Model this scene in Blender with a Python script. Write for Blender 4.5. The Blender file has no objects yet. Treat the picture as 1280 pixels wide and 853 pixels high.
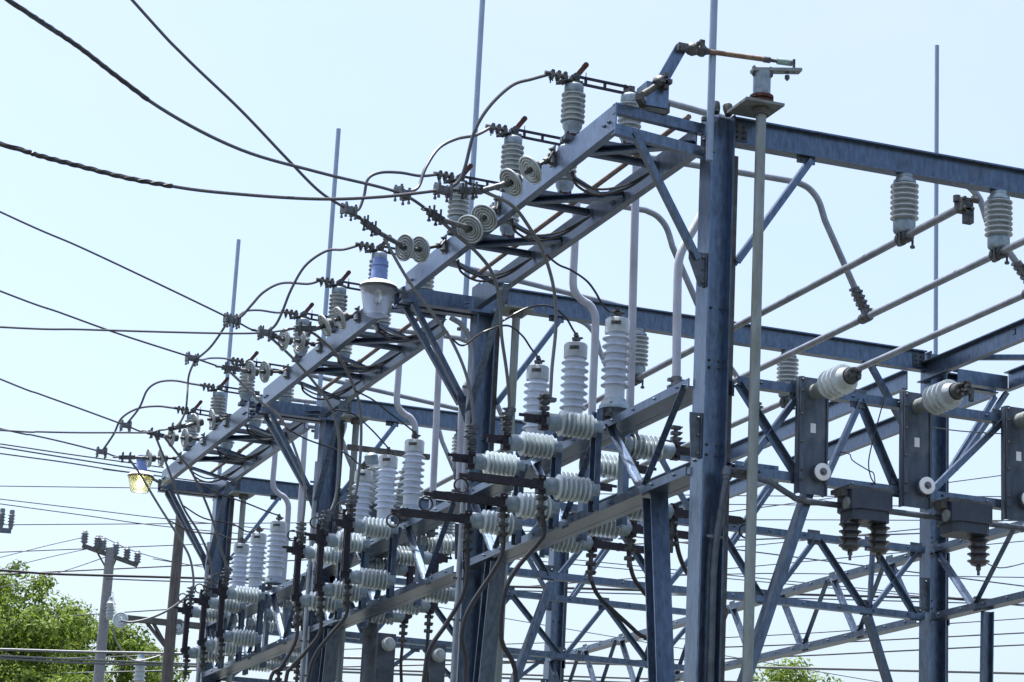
import bpy, math, random
from mathutils import Vector, Matrix
R = math.radians
scene = bpy.context.scene
random.seed(7)

# ------------------------------------------------------------------ camera
F_PX = 2998.59
PITCH, YAW, ROLL = R(14.8686), R(19.6306), R(2.9405)
CAM = Vector((-7.4994, -16.4112, 1.6))
_fw = Vector((math.sin(YAW)*math.cos(PITCH), math.cos(YAW)*math.cos(PITCH), math.sin(PITCH)))
_r0 = Vector((math.cos(YAW), -math.sin(YAW), 0))
_u0 = _r0.cross(_fw)
_r = math.cos(ROLL)*_r0 + math.sin(ROLL)*_u0
_u = -math.sin(ROLL)*_r0 + math.cos(ROLL)*_u0
cd = bpy.data.cameras.new('camera')
cam = bpy.data.objects.new('camera', cd)
scene.collection.objects.link(cam)
cam.matrix_world = Matrix(((_r.x, _u.x, -_fw.x, CAM.x), (_r.y, _u.y, -_fw.y, CAM.y), (_r.z, _u.z, -_fw.z, CAM.z), (0, 0, 0, 1)))
cd.sensor_width = 36.0
cd.lens = F_PX/1280*36
cd.clip_start = 0.1
cd.clip_end = 6000
scene.camera = cam

# ------------------------------------------------------------------ sky, sun, exposure
SUN_DIR = Vector((-0.13, 0.20, 0.97)).normalized()      # towards the sun
elev = math.asin(SUN_DIR.z)
azim = math.atan2(SUN_DIR.x, SUN_DIR.y)
w = bpy.data.worlds.new('World')
scene.world = w
w.use_nodes = True
nt = w.node_tree
nt.nodes.clear()
sky = nt.nodes.new('ShaderNodeTexSky')
sky.sky_type = 'NISHITA'
sky.sun_disc = False
sky.sun_elevation = elev
sky.sun_rotation = azim
sky.altitude = 0
sky.air_density = 1.0
sky.dust_density = 4.2
sky.ozone_density = 1.3
bg = nt.nodes.new('ShaderNodeBackground')
bg.inputs['Strength'].default_value = 0.131
wo = nt.nodes.new('ShaderNodeOutputWorld')
tcw = nt.nodes.new('ShaderNodeTexCoord')
mpw = nt.nodes.new('ShaderNodeMapping'); mpw.inputs['Scale'].default_value = (1, 1, 2.6)
nzw = nt.nodes.new('ShaderNodeTexNoise'); nzw.inputs['Scale'].default_value = 3.2; nzw.inputs['Detail'].default_value = 7; nzw.inputs['Roughness'].default_value = .55
rw = nt.nodes.new('ShaderNodeMapRange'); rw.inputs['From Min'].default_value = .42; rw.inputs['From Max'].default_value = .75; rw.inputs['To Min'].default_value = 0; rw.inputs['To Max'].default_value = .35
mw = nt.nodes.new('ShaderNodeMixRGB'); mw.inputs['Color2'].default_value = (3.0, 3.3, 3.7, 1)      # thin high cloud
nt.links.new(tcw.outputs['Generated'], mpw.inputs['Vector']); nt.links.new(mpw.outputs[0], nzw.inputs['Vector'])
nt.links.new(nzw.outputs['Fac'], rw.inputs['Value']); nt.links.new(rw.outputs[0], mw.inputs['Fac'])
nt.links.new(sky.outputs[0], mw.inputs['Color1'])
nt.links.new(mw.outputs[0], bg.inputs['Color'])
nt.links.new(bg.outputs[0], wo.inputs['Surface'])
sd = bpy.data.lights.new('sun', 'SUN')
sd.energy = 4.8
sd.angle = R(0.5)
sd.color = (1.0, 0.99, 0.965)
so = bpy.data.objects.new('sun', sd)
scene.collection.objects.link(so)
so.rotation_euler = SUN_DIR.to_track_quat('Z', 'Y').to_euler()
vs = scene.view_settings
vs.view_transform = 'Standard'
vs.look = 'None'
vs.gamma = 1.0
vs.use_curve_mapping = False
vs.exposure = 1.15

# ------------------------------------------------------------------ helpers
def ray(px, py):
    return (_fw*F_PX + _r*(px-640) - _u*(py-426.5)).normalized()

def at(px, py, axis, val):
    d = ray(px, py)
    i = 'xyz'.index(axis)
    return CAM + d*((val-CAM[i])/d[i])

def atd(px, py, dist):
    d = ray(px, py)
    return CAM + d*(dist/math.hypot(d.x, d.y))

def in_plane(px, py, A, B):
    n = (B-A).cross(Vector((0, 0, 1)))
    d = ray(px, py)
    return CAM + d*((A-CAM).dot(n)/d.dot(n))

class MB:
    """collects vertices and faces of one mesh"""
    def __init__(self):
        self.v, self.f = [], []
    def add(self, vs_, fs):
        n = len(self.v)
        self.v += [tuple(x) for x in vs_]
        self.f += [tuple(i+n for i in f) for f in fs]
        return self
    def prism(self, p0, p1, prof, up=(0, 0, 1), flip=False):
        p0, p1, up = Vector(p0), Vector(p1), Vector(up)
        d = (p1-p0).normalized()
        v = (up - d*up.dot(d)).normalized()
        u = d.cross(v)
        if flip: u = -u
        n = len(prof)
        vs_ = [p + u*a + v*b for p in (p0, p1) for a, b in prof]
        fs = [tuple(range(n-1, -1, -1)), tuple(range(n, 2*n))]
        fs += [(i, (i+1) % n, n+(i+1) % n, n+i) for i in range(n)]
        if flip != (area(prof) < 0): fs = [f[::-1] for f in fs]
        return self.add(vs_, fs)
    def bar(self, p0, p1, wu, hv, up=(0, 0, 1)):
        return self.prism(p0, p1, rect(wu, hv), up)
    def box(self, c, s):
        c = Vector(c)
        return self.bar(c-Vector((s[0]/2, 0, 0)), c+Vector((s[0]/2, 0, 0)), s[1], s[2])
    def tube(self, pts, r, n=8):
        pts = [Vector(p) for p in pts]
        m = len(pts)
        rr = r if isinstance(r, (list, tuple)) else [r]*m
        t = [(pts[min(i+1, m-1)]-pts[max(i-1, 0)]).normalized() for i in range(m)]
        ref = Vector((0, 0, 1)) if abs(t[0].z) < .9 else Vector((0, 1, 0))
        a = (ref - t[0]*ref.dot(t[0])).normalized()
        vs_ = []
        for i in range(m):
            a = (a - t[i]*a.dot(t[i])).normalized()
            b = t[i].cross(a)
            for k in range(n):
                q = 2*math.pi*k/n
                vs_.append(pts[i] + (a*math.cos(q)+b*math.sin(q))*rr[i])
        fs = [(i*n+k, i*n+(k+1) % n, (i+1)*n+(k+1) % n, (i+1)*n+k) for i in range(m-1) for k in range(n)]
        fs += [tuple(range(n-1, -1, -1)), tuple(range((m-1)*n, m*n))]
        return self.add(vs_, fs)
    def lathe(self, p0, d, prof, n=20):
        """prof: (distance along d, radius)"""
        p0, d = Vector(p0), Vector(d).normalized()
        ref = Vector((0, 0, 1)) if abs(d.z) < .9 else Vector((0, 1, 0))
        a = (ref - d*ref.dot(d)).normalized()
        b = d.cross(a)
        m = len(prof)
        vs_ = []
        for h, r in prof:
            for k in range(n):
                q = 2*math.pi*k/n
                vs_.append(p0 + d*h + (a*math.cos(q)+b*math.sin(q))*max(r, 1e-4))
        fs = [(i*n+k, i*n+(k+1) % n, (i+1)*n+(k+1) % n, (i+1)*n+k) for i in range(m-1) for k in range(n)]
        fs += [tuple(range(n-1, -1, -1)), tuple(range((m-1)*n, m*n))]
        return self.add(vs_, fs)
    def bolt(self, p, d, r=.014, h=.014):
        return self.lathe(p, d, [(0, r), (h, r), (h+.006, r*.5), (h+.012, r*.5)], 6)
    def build(self, name, m, parent=None, smooth=40):
        me = bpy.data.meshes.new(name)
        me.from_pydata(self.v, [], self.f)
        me.materials.append(M[m])
        for p in me.polygons: p.use_smooth = True
        me.set_sharp_from_angle(angle=R(smooth))
        o = bpy.data.objects.new(name, me)
        scene.collection.objects.link(o)
        if parent: o.parent = parent
        return o

def area(p):
    return sum(p[i][0]*p[(i+1) % len(p)][1]-p[(i+1) % len(p)][0]*p[i][1] for i in range(len(p)))/2
def rect(w_, h): return [(-w_/2, -h/2), (w_/2, -h/2), (w_/2, h/2), (-w_/2, h/2)]
def chan(h, b, t=.012): return [(0, -h/2), (b, -h/2), (b, -h/2+t), (t, -h/2+t), (t, h/2-t), (b, h/2-t), (b, h/2), (0, h/2)]
def ang(a, b, t=.010): return [(0, 0), (b, 0), (b, t), (t, t), (t, a), (0, a)]
def wsec(d, b, t=.014, tw=.01):
    return [(-b/2, -d/2), (b/2, -d/2), (b/2, -d/2+t), (tw/2, -d/2+t), (tw/2, d/2-t), (b/2, d/2-t), (b/2, d/2), (-b/2, d/2), (-b/2, d/2-t), (-tw/2, d/2-t), (-tw/2, -d/2+t), (-b/2, -d/2+t)]

def tag(o, label=None, cat=None, group=None, kind=None):
    if label: o['label'] = label
    if cat: o['category'] = cat
    if group: o['group'] = group
    if kind: o['kind'] = kind
    return o
def empty(name, loc=(0, 0, 0), rz=0):
    o = bpy.data.objects.new(name, None)
    o.empty_display_size = .1
    scene.collection.objects.link(o)
    o.location = loc
    o.rotation_euler = (0, 0, rz)
    return o
KIDS = {}
def dup(root, loc=None, rz=None, label=None, mat=None):
    r = root.copy(); scene.collection.objects.link(r)
    if mat is not None: r.matrix_world = mat
    if loc is not None: r.location = loc
    if rz is not None: r.rotation_euler = (0, 0, rz)
    if label: r['label'] = label
    for ch in root.children:
        c = ch.copy(); scene.collection.objects.link(c); c.parent = r
        for g in ch.children:
            d = g.copy(); scene.collection.objects.link(d); d.parent = c
    return r
def smooth_path(pts, k=6):
    """Catmull-Rom through the points"""
    pts = [Vector(p) for p in pts]
    if len(pts) < 3: return pts
    P = [pts[0]*2-pts[1]] + pts + [pts[-1]*2-pts[-2]]
    out = []
    for i in range(1, len(P)-2):
        for j in range(k):
            t = j/k
            a, b, c, d = P[i-1], P[i], P[i+1], P[i+2]
            out.append(0.5*((2*b)+(c-a)*t+(2*a-5*b+4*c-d)*t*t+(3*b-a-3*c+d)*t**3))
    out.append(pts[-1])
    return out

# ------------------------------------------------------------------ materials
M = {}
def mat(name, col, rough=.5, metal=0.0, var=.12, scale=6.0, bump=0.0, streak=None, col2=None, coat=0.0, spec=.5, emit=None, stain=None):
    m = bpy.data.materials.new(name)
    m.use_nodes = True
    t = m.node_tree
    b = t.nodes['Principled BSDF']
    tc = t.nodes.new('ShaderNodeTexCoord')
    mp = t.nodes.new('ShaderNodeMapping')
    t.links.new(tc.outputs['Object'], mp.inputs['Vector'])
    if streak: mp.inputs['Scale'].default_value = streak
    n = t.nodes.new('ShaderNodeTexNoise')
    n.inputs['Scale'].default_value = scale
    n.inputs['Detail'].default_value = 6
    n.inputs['Roughness'].default_value = .65
    t.links.new(mp.outputs[0], n.inputs['Vector'])
    cr = t.nodes.new('ShaderNodeValToRGB')
    c2 = col2 or tuple(max(0, c*(1-2.2*var)) for c in col)
    c1 = tuple(min(1, c*(1+var)) for c in col)
    cr.color_ramp.elements[0].position = .32
    cr.color_ramp.elements[0].color = (*c2, 1)
    cr.color_ramp.elements[1].position = .66
    cr.color_ramp.elements[1].color = (*c1, 1)
    t.links.new(n.outputs['Fac'], cr.inputs['Fac'])
    last = cr.outputs['Color']
    if stain:
        n2 = t.nodes.new('ShaderNodeTexNoise'); n2.inputs['Scale'].default_value = stain[2]; n2.inputs['Detail'].default_value = 8; n2.inputs['Roughness'].default_value = .7
        mp2 = t.nodes.new('ShaderNodeMapping'); mp2.inputs['Scale'].default_value = (1.5, 1.5, .6); mp2.inputs['Location'].default_value = (7.3, 2.1, 4.4)
        t.links.new(tc.outputs['Object'], mp2.inputs['Vector']); t.links.new(mp2.outputs[0], n2.inputs['Vector'])
        r2 = t.nodes.new('ShaderNodeMapRange'); r2.inputs['From Min'].default_value = .52; r2.inputs['From Max'].default_value = .70; r2.inputs['To Max'].default_value = stain[1]
        t.links.new(n2.outputs['Fac'], r2.inputs['Value'])
        mx = t.nodes.new('ShaderNodeMixRGB'); mx.inputs['Color2'].default_value = (*stain[0], 1)
        t.links.new(r2.outputs[0], mx.inputs['Fac']); t.links.new(last, mx.inputs['Color1'])
        last = mx.outputs['Color']
    oi = t.nodes.new('ShaderNodeObjectInfo')
    hv = t.nodes.new('ShaderNodeHueSaturation')
    rv = t.nodes.new('ShaderNodeMapRange'); rv.inputs['To Min'].default_value = .84; rv.inputs['To Max'].default_value = 1.12
    t.links.new(oi.outputs['Random'], rv.inputs['Value']); t.links.new(rv.outputs[0], hv.inputs['Value'])
    t.links.new(last, hv.inputs['Color'])
    t.links.new(hv.outputs['Color'], b.inputs['Base Color'])
    b.inputs['Metallic'].default_value = metal
    b.inputs['Specular IOR Level'].default_value = spec
    mr = t.nodes.new('ShaderNodeMapRange')
    mr.inputs['To Min'].default_value = max(.05, rough-.1)
    mr.inputs['To Max'].default_value = min(1, rough+.12)
    t.links.new(n.outputs['Fac'], mr.inputs['Value'])
    t.links.new(mr.outputs[0], b.inputs['Roughness'])
    if coat: b.inputs['Coat Weight'].default_value = coat
    if bump:
        bp = t.nodes.new('ShaderNodeBump')
        bp.inputs['Strength'].default_value = bump
        bp.inputs['Distance'].default_value = .01
        t.links.new(n.outputs['Fac'], bp.inputs['Height'])
        t.links.new(bp.outputs[0], b.inputs['Normal'])
    if emit:
        b.inputs['Emission Color'].default_value = (*emit[0], 1)
        b.inputs['Emission Strength'].default_value = emit[1]
    M[name] = m
    return m
mat('galvanised steel', (.118, .16, .228), .32, .8, .18, 9, .04, streak=(3, 3, 1), stain=((.10, .095, .085), .38, 3.2))
mat('rod steel', (.28, .36, .47), .5, .3, .06, 5)
mat('dull galvanised steel', (.105, .125, .155), .5, .5, .22, 9, .05, stain=((.08, .06, .04), .6, 4))
mat('aged steel', (.10, .102, .10), .65, .3, .25, 12, .08, stain=((.085, .05, .03), .7, 5))
mat('aluminium pipe', (.27, .295, .335), .34, .55, .14, 5, .03, stain=((.15, .16, .165), .6, 2.5))
mat('white pipe', (.40, .43, .51), .45, 0, .08, 4, .02, stain=((.27, .27, .26), .5, 2.5))
mat('greenish pipe', (.21, .245, .25), .55, .3, .14, 8, .05, col2=(.165, .185, .165), streak=(2, 2, .6), stain=((.10, .06, .035), .5, 2.6))
mat('grey porcelain', (.38, .425, .445), .18, 0, .12, 9, 0, coat=.5, stain=((.18, .19, .18), .55, 9))
mat('white polymer', (.55, .62, .74), .42, 0, .08, 9, stain=((.36, .37, .35), .5, 7))
mat('glazed porcelain', (.44, .515, .545), .14, 0, .12, 9, 0, coat=.6, stain=((.22, .235, .22), .5, 8))
mat('insulator cap', (.26, .33, .385), .45, .3, .18, 12, .03, stain=((.12, .085, .06), .6, 7))
mat('blade bar', (.022, .020, .029), .5, .3, .3, 12, .04)
mat('rust', (.085, .03, .022), .8, .1, .4, 30, .1)
mat('brown copper', (.20, .14, .10), .5, .5, .25, 20, .04)
mat('verdigris', (.22, .32, .30), .6, .3, .2, 20, .05)
mat('dark fitting', (.10, .105, .105), .55, .6, .35, 25, .08)
mat('clamp metal', (.15, .16, .17), .5, .6, .25, 25, .08)
mat('slate porcelain', (.15, .17, .20), .3, 0, .08, 5)
mat('black cable', (.012, .013, .016), .38, 0, .15, 20)
mat('grey cable', (.085, .09, .10), .5, .5, .12, 60, .1)
mat('pale cable', (.15, .16, .165), .5, .4, .12, 60, .1)
mat('armour wrap', (.06, .062, .066), .45, .6, .3, 20, .2)
mat('transformer case', (.030, .041, .064), .42, .1, .15, 8, stain=((.055, .06, .07), .5, 7))
mat('dark bushing', (.032, .035, .043), .3, 0, .1, 8, 0, coat=.3)
mat('switch plate', (.07, .092, .125), .5, .4, .2, 6, .03, streak=(2, 2, .8), stain=((.17, .18, .19), .5, 6))
mat('paper label', (.7, .72, .75), .6, 0, .03)
mat('blue housing', (.15, .23, .47), .45, 0, .12, 9)
mat('white enamel', (.78, .79, .80), .35, 0, .03)
mat('concrete', (.19, .20, .215), .9, 0, .12, 12, .1)
mat('weathered wood', (.105, .10, .095), .9, 0, .25, 6, .2, streak=(6, 6, .6))
mat('bark', (.10, .08, .06), .95, 0, .3, 8, .3, streak=(4, 4, 1))
mat('gravel', (.075, .078, .068), .95, 0, .25, 30, .1)

def glass_mat(name, col, emit=None):
    m = bpy.data.materials.new(name); m.use_nodes = True
    b = m.node_tree.nodes['Principled BSDF']
    b.inputs['Base Color'].default_value = (*col, 1)
    b.inputs['Roughness'].default_value = .22
    b.inputs['Transmission Weight'].default_value = .92
    n = m.node_tree.nodes.new('ShaderNodeTexNoise'); n.inputs['Scale'].default_value = 9
    bp = m.node_tree.nodes.new('ShaderNodeBump'); bp.inputs['Strength'].default_value = .1
    m.node_tree.links.new(n.outputs['Fac'], bp.inputs['Height'])
    m.node_tree.links.new(bp.outputs[0], b.inputs['Normal'])
    if emit:
        b.inputs['Emission Color'].default_value = (*emit[0], 1)
        b.inputs['Emission Strength'].default_value = emit[1]
    M[name] = m
glass_mat('frosted glass', (.80, .84, .90))
glass_mat('lit glass', (.95, .94, .74))
glass_mat('lamp bulb', (.9, .9, .85))
m = bpy.data.materials.new('glowing bulb'); m.use_nodes = True
b = m.node_tree.nodes['Principled BSDF']
b.inputs['Emission Color'].default_value = (1, .90, .28, 1); b.inputs['Emission Strength'].default_value = 6
M['glowing bulb'] = m

def leaf_mat(name, c1, c2):
    m = bpy.data.materials.new(name); m.use_nodes = True
    t = m.node_tree
    b = t.nodes['Principled BSDF']
    g = t.nodes.new('ShaderNodeNewGeometry')
    cr = t.nodes.new('ShaderNodeValToRGB')
    cr.color_ramp.elements[0].color = (*c1, 1)
    cr.color_ramp.elements[1].color = (*c2, 1)
    t.links.new(g.outputs['Random Per Island'], cr.inputs['Fac'])
    t.links.new(cr.outputs['Color'], b.inputs['Base Color'])
    b.inputs['Roughness'].default_value = .6
    b.inputs['Specular IOR Level'].default_value = .2
    tr = t.nodes.new('ShaderNodeBsdfTranslucent')
    t.links.new(cr.outputs['Color'], tr.inputs['Color'])
    mx = t.nodes.new('ShaderNodeMixShader'); mx.inputs['Fac'].default_value = .5
    out = t.nodes['Material Output']
    t.links.new(b.outputs[0], mx.inputs[1]); t.links.new(tr.outputs[0], mx.inputs[2])
    t.links.new(mx.outputs[0], out.inputs['Surface'])
    M[name] = m
leaf_mat('leaf', (.03, .075, .010), (.21, .285, .045))

# ------------------------------------------------------------------ ground
g = MB()
g.add([(-3000, -3000, 0), (3000, -3000, 0), (3000, 3000, 0), (-3000, 3000, 0)], [(0, 1, 2, 3)])
tag(g.build('ground', 'gravel'), kind='structure')

# ------------------------------------------------------------------ steel frame: columns
L, DX, TOP = 5.5, 5.13, 8.3
ZU, ZL = 6.10, 5.40            # bottom of upper and lower chords
ROWS = [0, L, 2*L, 3*L]
ORD = ['nearest', 'second', 'third', 'farthest']
def column(x, y, label):
    t = empty('steel_column', (x, y, 0))
    tag(t, label, 'column', 'upright columns of the steel frame')
    c = MB().prism((0, 0, .03), (0, 0, TOP), [(b_, a_) for a_, b_ in wsec(.20, .22)][::-1], up=(0, 1, 0))
    c.build('shaft', 'galvanised steel', t)
    MB().box((0, 0, .015), (.5, .5, .03)).build('base_plate', 'dull galvanised steel', t)
    bl = MB()
    for z in (6.72, 6.30, 6.24, 5.63, 5.55):
        for s in (-.02, .06):
            bl.bolt((s, -.006, z), (0, -1, 0), .012, .01)
    for z in (7.05, 6.9, 5.7, 5.5, 8.1):
        bl.bolt((-.101, .03, z), (-1, 0, 0), .012, .01)
    bl.build('bolt_heads', 'dull galvanised steel', t)
    MB().prism((.122, .045, .03), (.122, .045, TOP-.3), chan(.10, .06, .010), up=(0, 1, 0), flip=True).build('rear_channel', 'aged steel', t)
    for z0, z1, m_, n_ in ((7.13, 6.86, .15, .06), (5.85, 5.5, .10, .08)):
        gp = MB()
        q = [(-.10, z0), (-.10-m_, z0), (-.10-m_, z0-.06), (-.10-n_, z1), (-.10, z1)]
        n = len(q)
        gp.add([(x_, yy, z_) for yy in (-.075, -.063) for x_, z_ in q], [tuple(range(n)), tuple(range(2*n-1, n-1, -1))]+[(i, i+n, (i+1) % n+n, (i+1) % n) for i in range(n)])
        gp.bar((-.107, -.06, z0), (-.107, -.06, z1), .012, .06, up=(0, 1, 0))
        for zz_ in (z0-.04, (z0+z1)/2, z1+.03): gp.bolt((-.13, -.076, zz_), (0, -1, 0), .013, .012)
        gp.build('gusset_plate', 'dull galvanised steel', t)
    for z in (6.1, 5.45):
        for s in (0, 1):
            MB().box((.155, .0 if s else -.02, z), (.09, .01, .12)).build('batten_plate', 'dull galvanised steel', t) if s else None
    return t
for k, y in enumerate(ROWS):
    column(0, y, ['tall blue grey steel column in the foreground right of centre, nearest of the front row',
                  'grey steel column carrying the second cross beam, second of the front row',
                  'grey steel column at the far end of the middle bay, third of the front row',
                  'slim looking far steel column beside the wooden pole, last of the front row'][k])
for k, y in enumerate(ROWS):
    column(DX, y, ['rear row steel column just beyond the right edge of the view',
                   'dark steel column at the back right where two lattice trusses meet in a corner',
                   'rear row steel column mostly hidden behind the big foreground column',
                   'rear row steel column standing between the hanging black cables low in the centre'][k])

# ------------------------------------------------------------------ cross beams
def cross_beam(k, label):
    y = ROWS[k]
    t = empty('cross_beam', (0, y, 0))
    tag(t, label, 'beam', 'cross beams over the frame')
    MB().prism((.115, 0, TOP-.10), (DX-.115, 0, TOP-.10), wsec(.22, .12, .014, .012)).build('beam', 'galvanised steel', t)
    for x0, x1, nm in ((.80, .10, 0), (DX-.80, DX-.10, 1)):
        kb = MB().prism((x0, .0, TOP-.215), (x1 + (.065 if not nm else -.065), .0, 7.13), chan(.075, .05, .009), up=(0, 1, 0))
        kb.build('knee_brace', 'galvanised steel', t)
    for x in (.78, DX-.78):
        gp = MB().box((x, 0.0, TOP-.235), (.16, .012, .05))
        for dx_ in (-.04, .04): gp.bolt((x+dx_, -.006, TOP-.235), (0, -1, 0), .012, .012)
        gp.build('gusset_plate', 'dull galvanised steel', t)
    for x in (.19, DX-.2):
        gp = MB().box((x, -.012, TOP-.1), (.12, .010, .15))
        for dx_ in (-.03, .03):
            for dz_ in (-.045, 0, .045): gp.bolt((x+dx_, -.017, TOP-.1+dz_), (0, -1, 0), .012, .012)
        gp.build('end_plate', 'dull galvanised steel', t)
cross_beam(0, 'long blue steel cross beam running right from the foreground column top')
cross_beam(1, 'blue steel cross beam behind the tall white arresters, ending at the back right column')
cross_beam(2, 'steel cross beam of the third column, seen behind the middle bay')
cross_beam(3, 'short looking farthest steel cross beam at the lower left')

# ------------------------------------------------------------------ trusses
def truss(p0, p1, nbay, label, out, double=False, phase=0, panels=None):
    """two angle chords with zigzag braces; out = unit vector of the visible face"""
    p0, p1, out = Vector(p0), Vector(p1), Vector(out)
    t = empty('lattice_truss', p0)
    tag(t, label, 'truss', 'lattice trusses between the columns')
    d = p1-p0
    D = d.normalized()
    fl = D.cross(Vector((0, 0, 1))).dot(out) > 0
    for z in (ZU, ZL):
        e = Vector((0, 0, z))
        c = MB().prism(e+out*.13, e+d+out*.13, ang(.07, .18 if double else (.14 if abs(D.y) > .5 else .09)), flip=fl)
        for q in range(12):
            c.bolt(e+d*((q+.5)/12)+out*.13+Vector((0, 0, .038)), out, .011, .009)
        c.build('chord', 'galvanised steel', t)
        if double:
            c = MB().prism(e-out*.13, e+d-out*.13, ang(.07, .07), flip=not fl)
            c.build('chord', 'galvanised steel', t)
    zz = {'u': ZU+.03, 'l': ZL+.06}
    if panels is None:
        panels = []
        for q in range(nbay):
            a, bb = 'ul' if (q+phase) % 2 == 0 else 'lu'
            panels.append(((q+.08)/nbay*d.length, a, (q+.92)/nbay*d.length, bb))
    for q, (a, za, b_, zb) in enumerate(panels):
        o_ = out*(.10-.012*(q % 2))
        A = D*a+Vector((0, 0, zz[za]))+o_; B = D*b_+Vector((0, 0, zz[zb]))+o_
        MB().prism(A, B, ang(.055, .06, .007), up=out).build('brace', 'galvanised steel', t)
        gp = MB().prism(B-D*.07+out*.014, B+D*.07+out*.014, rect(.008, .15))
        for g_ in (-.04, .04): gp.bolt(B+D*g_+out*.018+Vector((0, 0, -.03 if zb == 'u' else .03)), out, .012, .010)
        gp.build('gusset_plate', 'dull galvanised steel', t)
    return t
for k in range(3):
    truss((0, ROWS[k]+.13, 0), (0, ROWS[k+1]-.13, 0), 6, ['front lattice truss of the nearest bay, carrying the open blade switches',
          'front lattice truss of the middle bay, carrying the closed upright blade switches', 'front lattice truss of the farthest bay at the lower left'][k], (-1, 0, 0), True)
    truss((DX, ROWS[k]+.13, 0), (DX, ROWS[k+1]-.13, 0), [6, 8, 8][k], ['rear lattice truss rising to the right edge from the back right column',
          'rear lattice truss descending left from the back right column', 'farthest rear lattice truss low behind the black cables'][k], (-1, 0, 0), False, k % 2)
for k in range(4):
    truss((.17, ROWS[k], 0), (DX-.17, ROWS[k], 0), [6, 5, 5, 5][k], ['right foreground lattice truss with the wide switch plates and dark transformers',
          'lattice truss behind the right foreground truss, ending at the back right column', 'third lattice truss crossing low behind the hanging black cables',
          'farthest lattice truss crossing low at the lower left'][k], (0, -1, 0), False, 1,
          [(.03, 'u', .55, 'l'), (.05, 'l', .53, 'u'), (.75, 'l', 1.05, 'u'), (1.09, 'u', 1.42, 'l'), (1.66, 'l', 2.33, 'u'), (2.6, 'u', 3.2, 'l'), (3.25, 'l', 3.9, 'u'), (3.95, 'u', 4.6, 'l')] if k == 0 else
          [(.1, 'u', .6, 'l'), (.12, 'l', .6, 'u'), (.7, 'l', 1.2, 'u'), (1.26, 'u', 1.8, 'l'), (1.85, 'l', 2.38, 'u'), (2.45, 'u', 2.95, 'l'), (3.0, 'l', 3.5, 'u'), (3.58, 'u', 4.12, 'l'), (4.2, 'u', 4.7, 'l'), (4.16, 'l', 4.7, 'u'), (4.13, 'l', 4.16, 'u')] if k == 1 else
          [(.06, 'u', .42, 'l'), (.46, 'l', 1.0, 'u'), (1.05, 'u', 1.65, 'l'), (1.7, 'l', 2.2, 'u'), (2.25, 'u', 2.9, 'l'), (2.94, 'l', 3.45, 'u'), (3.49, 'u', 4.1, 'l'), (4.14, 'l', 4.7, 'u')] if k == 2 else None)

# big inclined braces below the trusses
def knee(p0, p1, h, b_, label, up):
    o = MB()
    o.prism(p0, p1, chan(h, b_, .012) if b_ else [(q_, p_) for p_, q_ in wsec(.17, .15)][::-1], up=up)
    o = o.build('inclined_brace', 'galvanised steel')
    return tag(o, label, 'brace', 'inclined braces below the trusses')
BR = ['nearest', 'second', 'third', 'farthest']
for k, y in enumerate(ROWS):
    knee((.80, y-.06, ZL-.02), (.19, y-.06, 3.55), .13, .06, ['broad inclined channel brace leaning to the foreground column from under a switch plate',
         'inclined brace leaning to the second front column behind a black cable', 'inclined brace leaning to the third front column', 'inclined brace leaning to the farthest front column'][k], (0, 1, 0))
    knee((DX-.82, y-.04, ZL-.02), (DX-.19, y-.04, 3.7), .11, .06, ['inclined brace leaning to the unseen right column', 'inclined brace leaning right to the dark back right column',
         'inclined brace leaning to the hidden rear column', 'inclined brace leaning to the low central rear column'][k], (0, 1, 0))
    if k < 3:
        knee((-.02, y+(.96 if k == 0 else -.80), ZL-.01), (-.02, y+(.40 if k == 0 else -.30), 2.0), .15, None, ['near upright twin channel strut just left of the foreground column', 'near upright strut beside the second front column',
             'near upright strut beside the third front column'][k], (1, 0, 0))
    if k > 0:
        knee((DX, y-1.05, ZL-.01), (DX, y-.95, 2.2), .12, .06, ['', 'upright channel strut right of the back right column', 'upright strut before the hidden rear column', 'upright strut before the low central rear column'][k], (1, 0, 0))

# ------------------------------------------------------------------ top platforms (rail ladders)
ZR0, ZR1 = 7.99, 8.20
SWY = [[.84, 2.27, 3.70], [6.20, 7.66, 9.12], [11.62, 13.13, 14.62]]
BAYN = ['nearest', 'middle', 'farthest']
def platform(xo, xi, y0, y1, k, label, lace=True):
    """outer rail, inner rail, lacing"""
    t = empty('rail_platform', (0, 0, 0))
    tag(t, label, 'platform', 'rail platforms carried by the column tops')
    zc, h = (ZR0+ZR1)/2, ZR1-ZR0
    s = 1 if xi > xo else -1
    r = MB().prism((xo, y0, zc), (xo, y1, zc), chan(h, .07, .012), flip=(s < 0))
    for yy in (y0+.12, y0+.22, y1-.12, y1-.22):
        r.bolt((xo-s*.001, yy, zc-.02), (-s, 0, 0), .016, .012)
    r.build('outer_rail', 'galvanised steel', t)
    MB().prism((xi, y0+.15, zc-.02), (xi, y1+.1, zc-.02), chan(h, .07, .012), flip=(s < 0)).build('inner_rail', 'galvanised steel', t)
    if lace:
        for ys in SWY[k]:
            MB().prism((xo+s*.08, ys-.25, ZR0+.045), (xi+s*.02, ys-.82, ZR0+.045), chan(.055, .075, .010)).build('lacing_bar', 'galvanised steel', t)
            MB().prism((xo+s*.08, ys+.30, ZR0+.03), (xi+s*.02, ys+.87, ZR0+.03), ang(.05, .06, .008)).build('lacing_bar', 'galvanised steel', t)
            MB().prism((xo+s*.08, ys-.05, ZR0+.12), (xi+s*.02, ys-.02, ZR0+.12), chan(.06, .045, .008)).build('cross_channel', 'dull galvanised steel', t)
    return t
for k in range(3):
    y0 = [-.17, 6.05, 11.30][k]; y1 = [5.12, 10.62, 16.2][k]
    platform(-.95, -.20, y0, y1, k, f'cantilevered steel rail platform along the top of the {BAYN[k]} front bay, with lacing bars')
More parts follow.
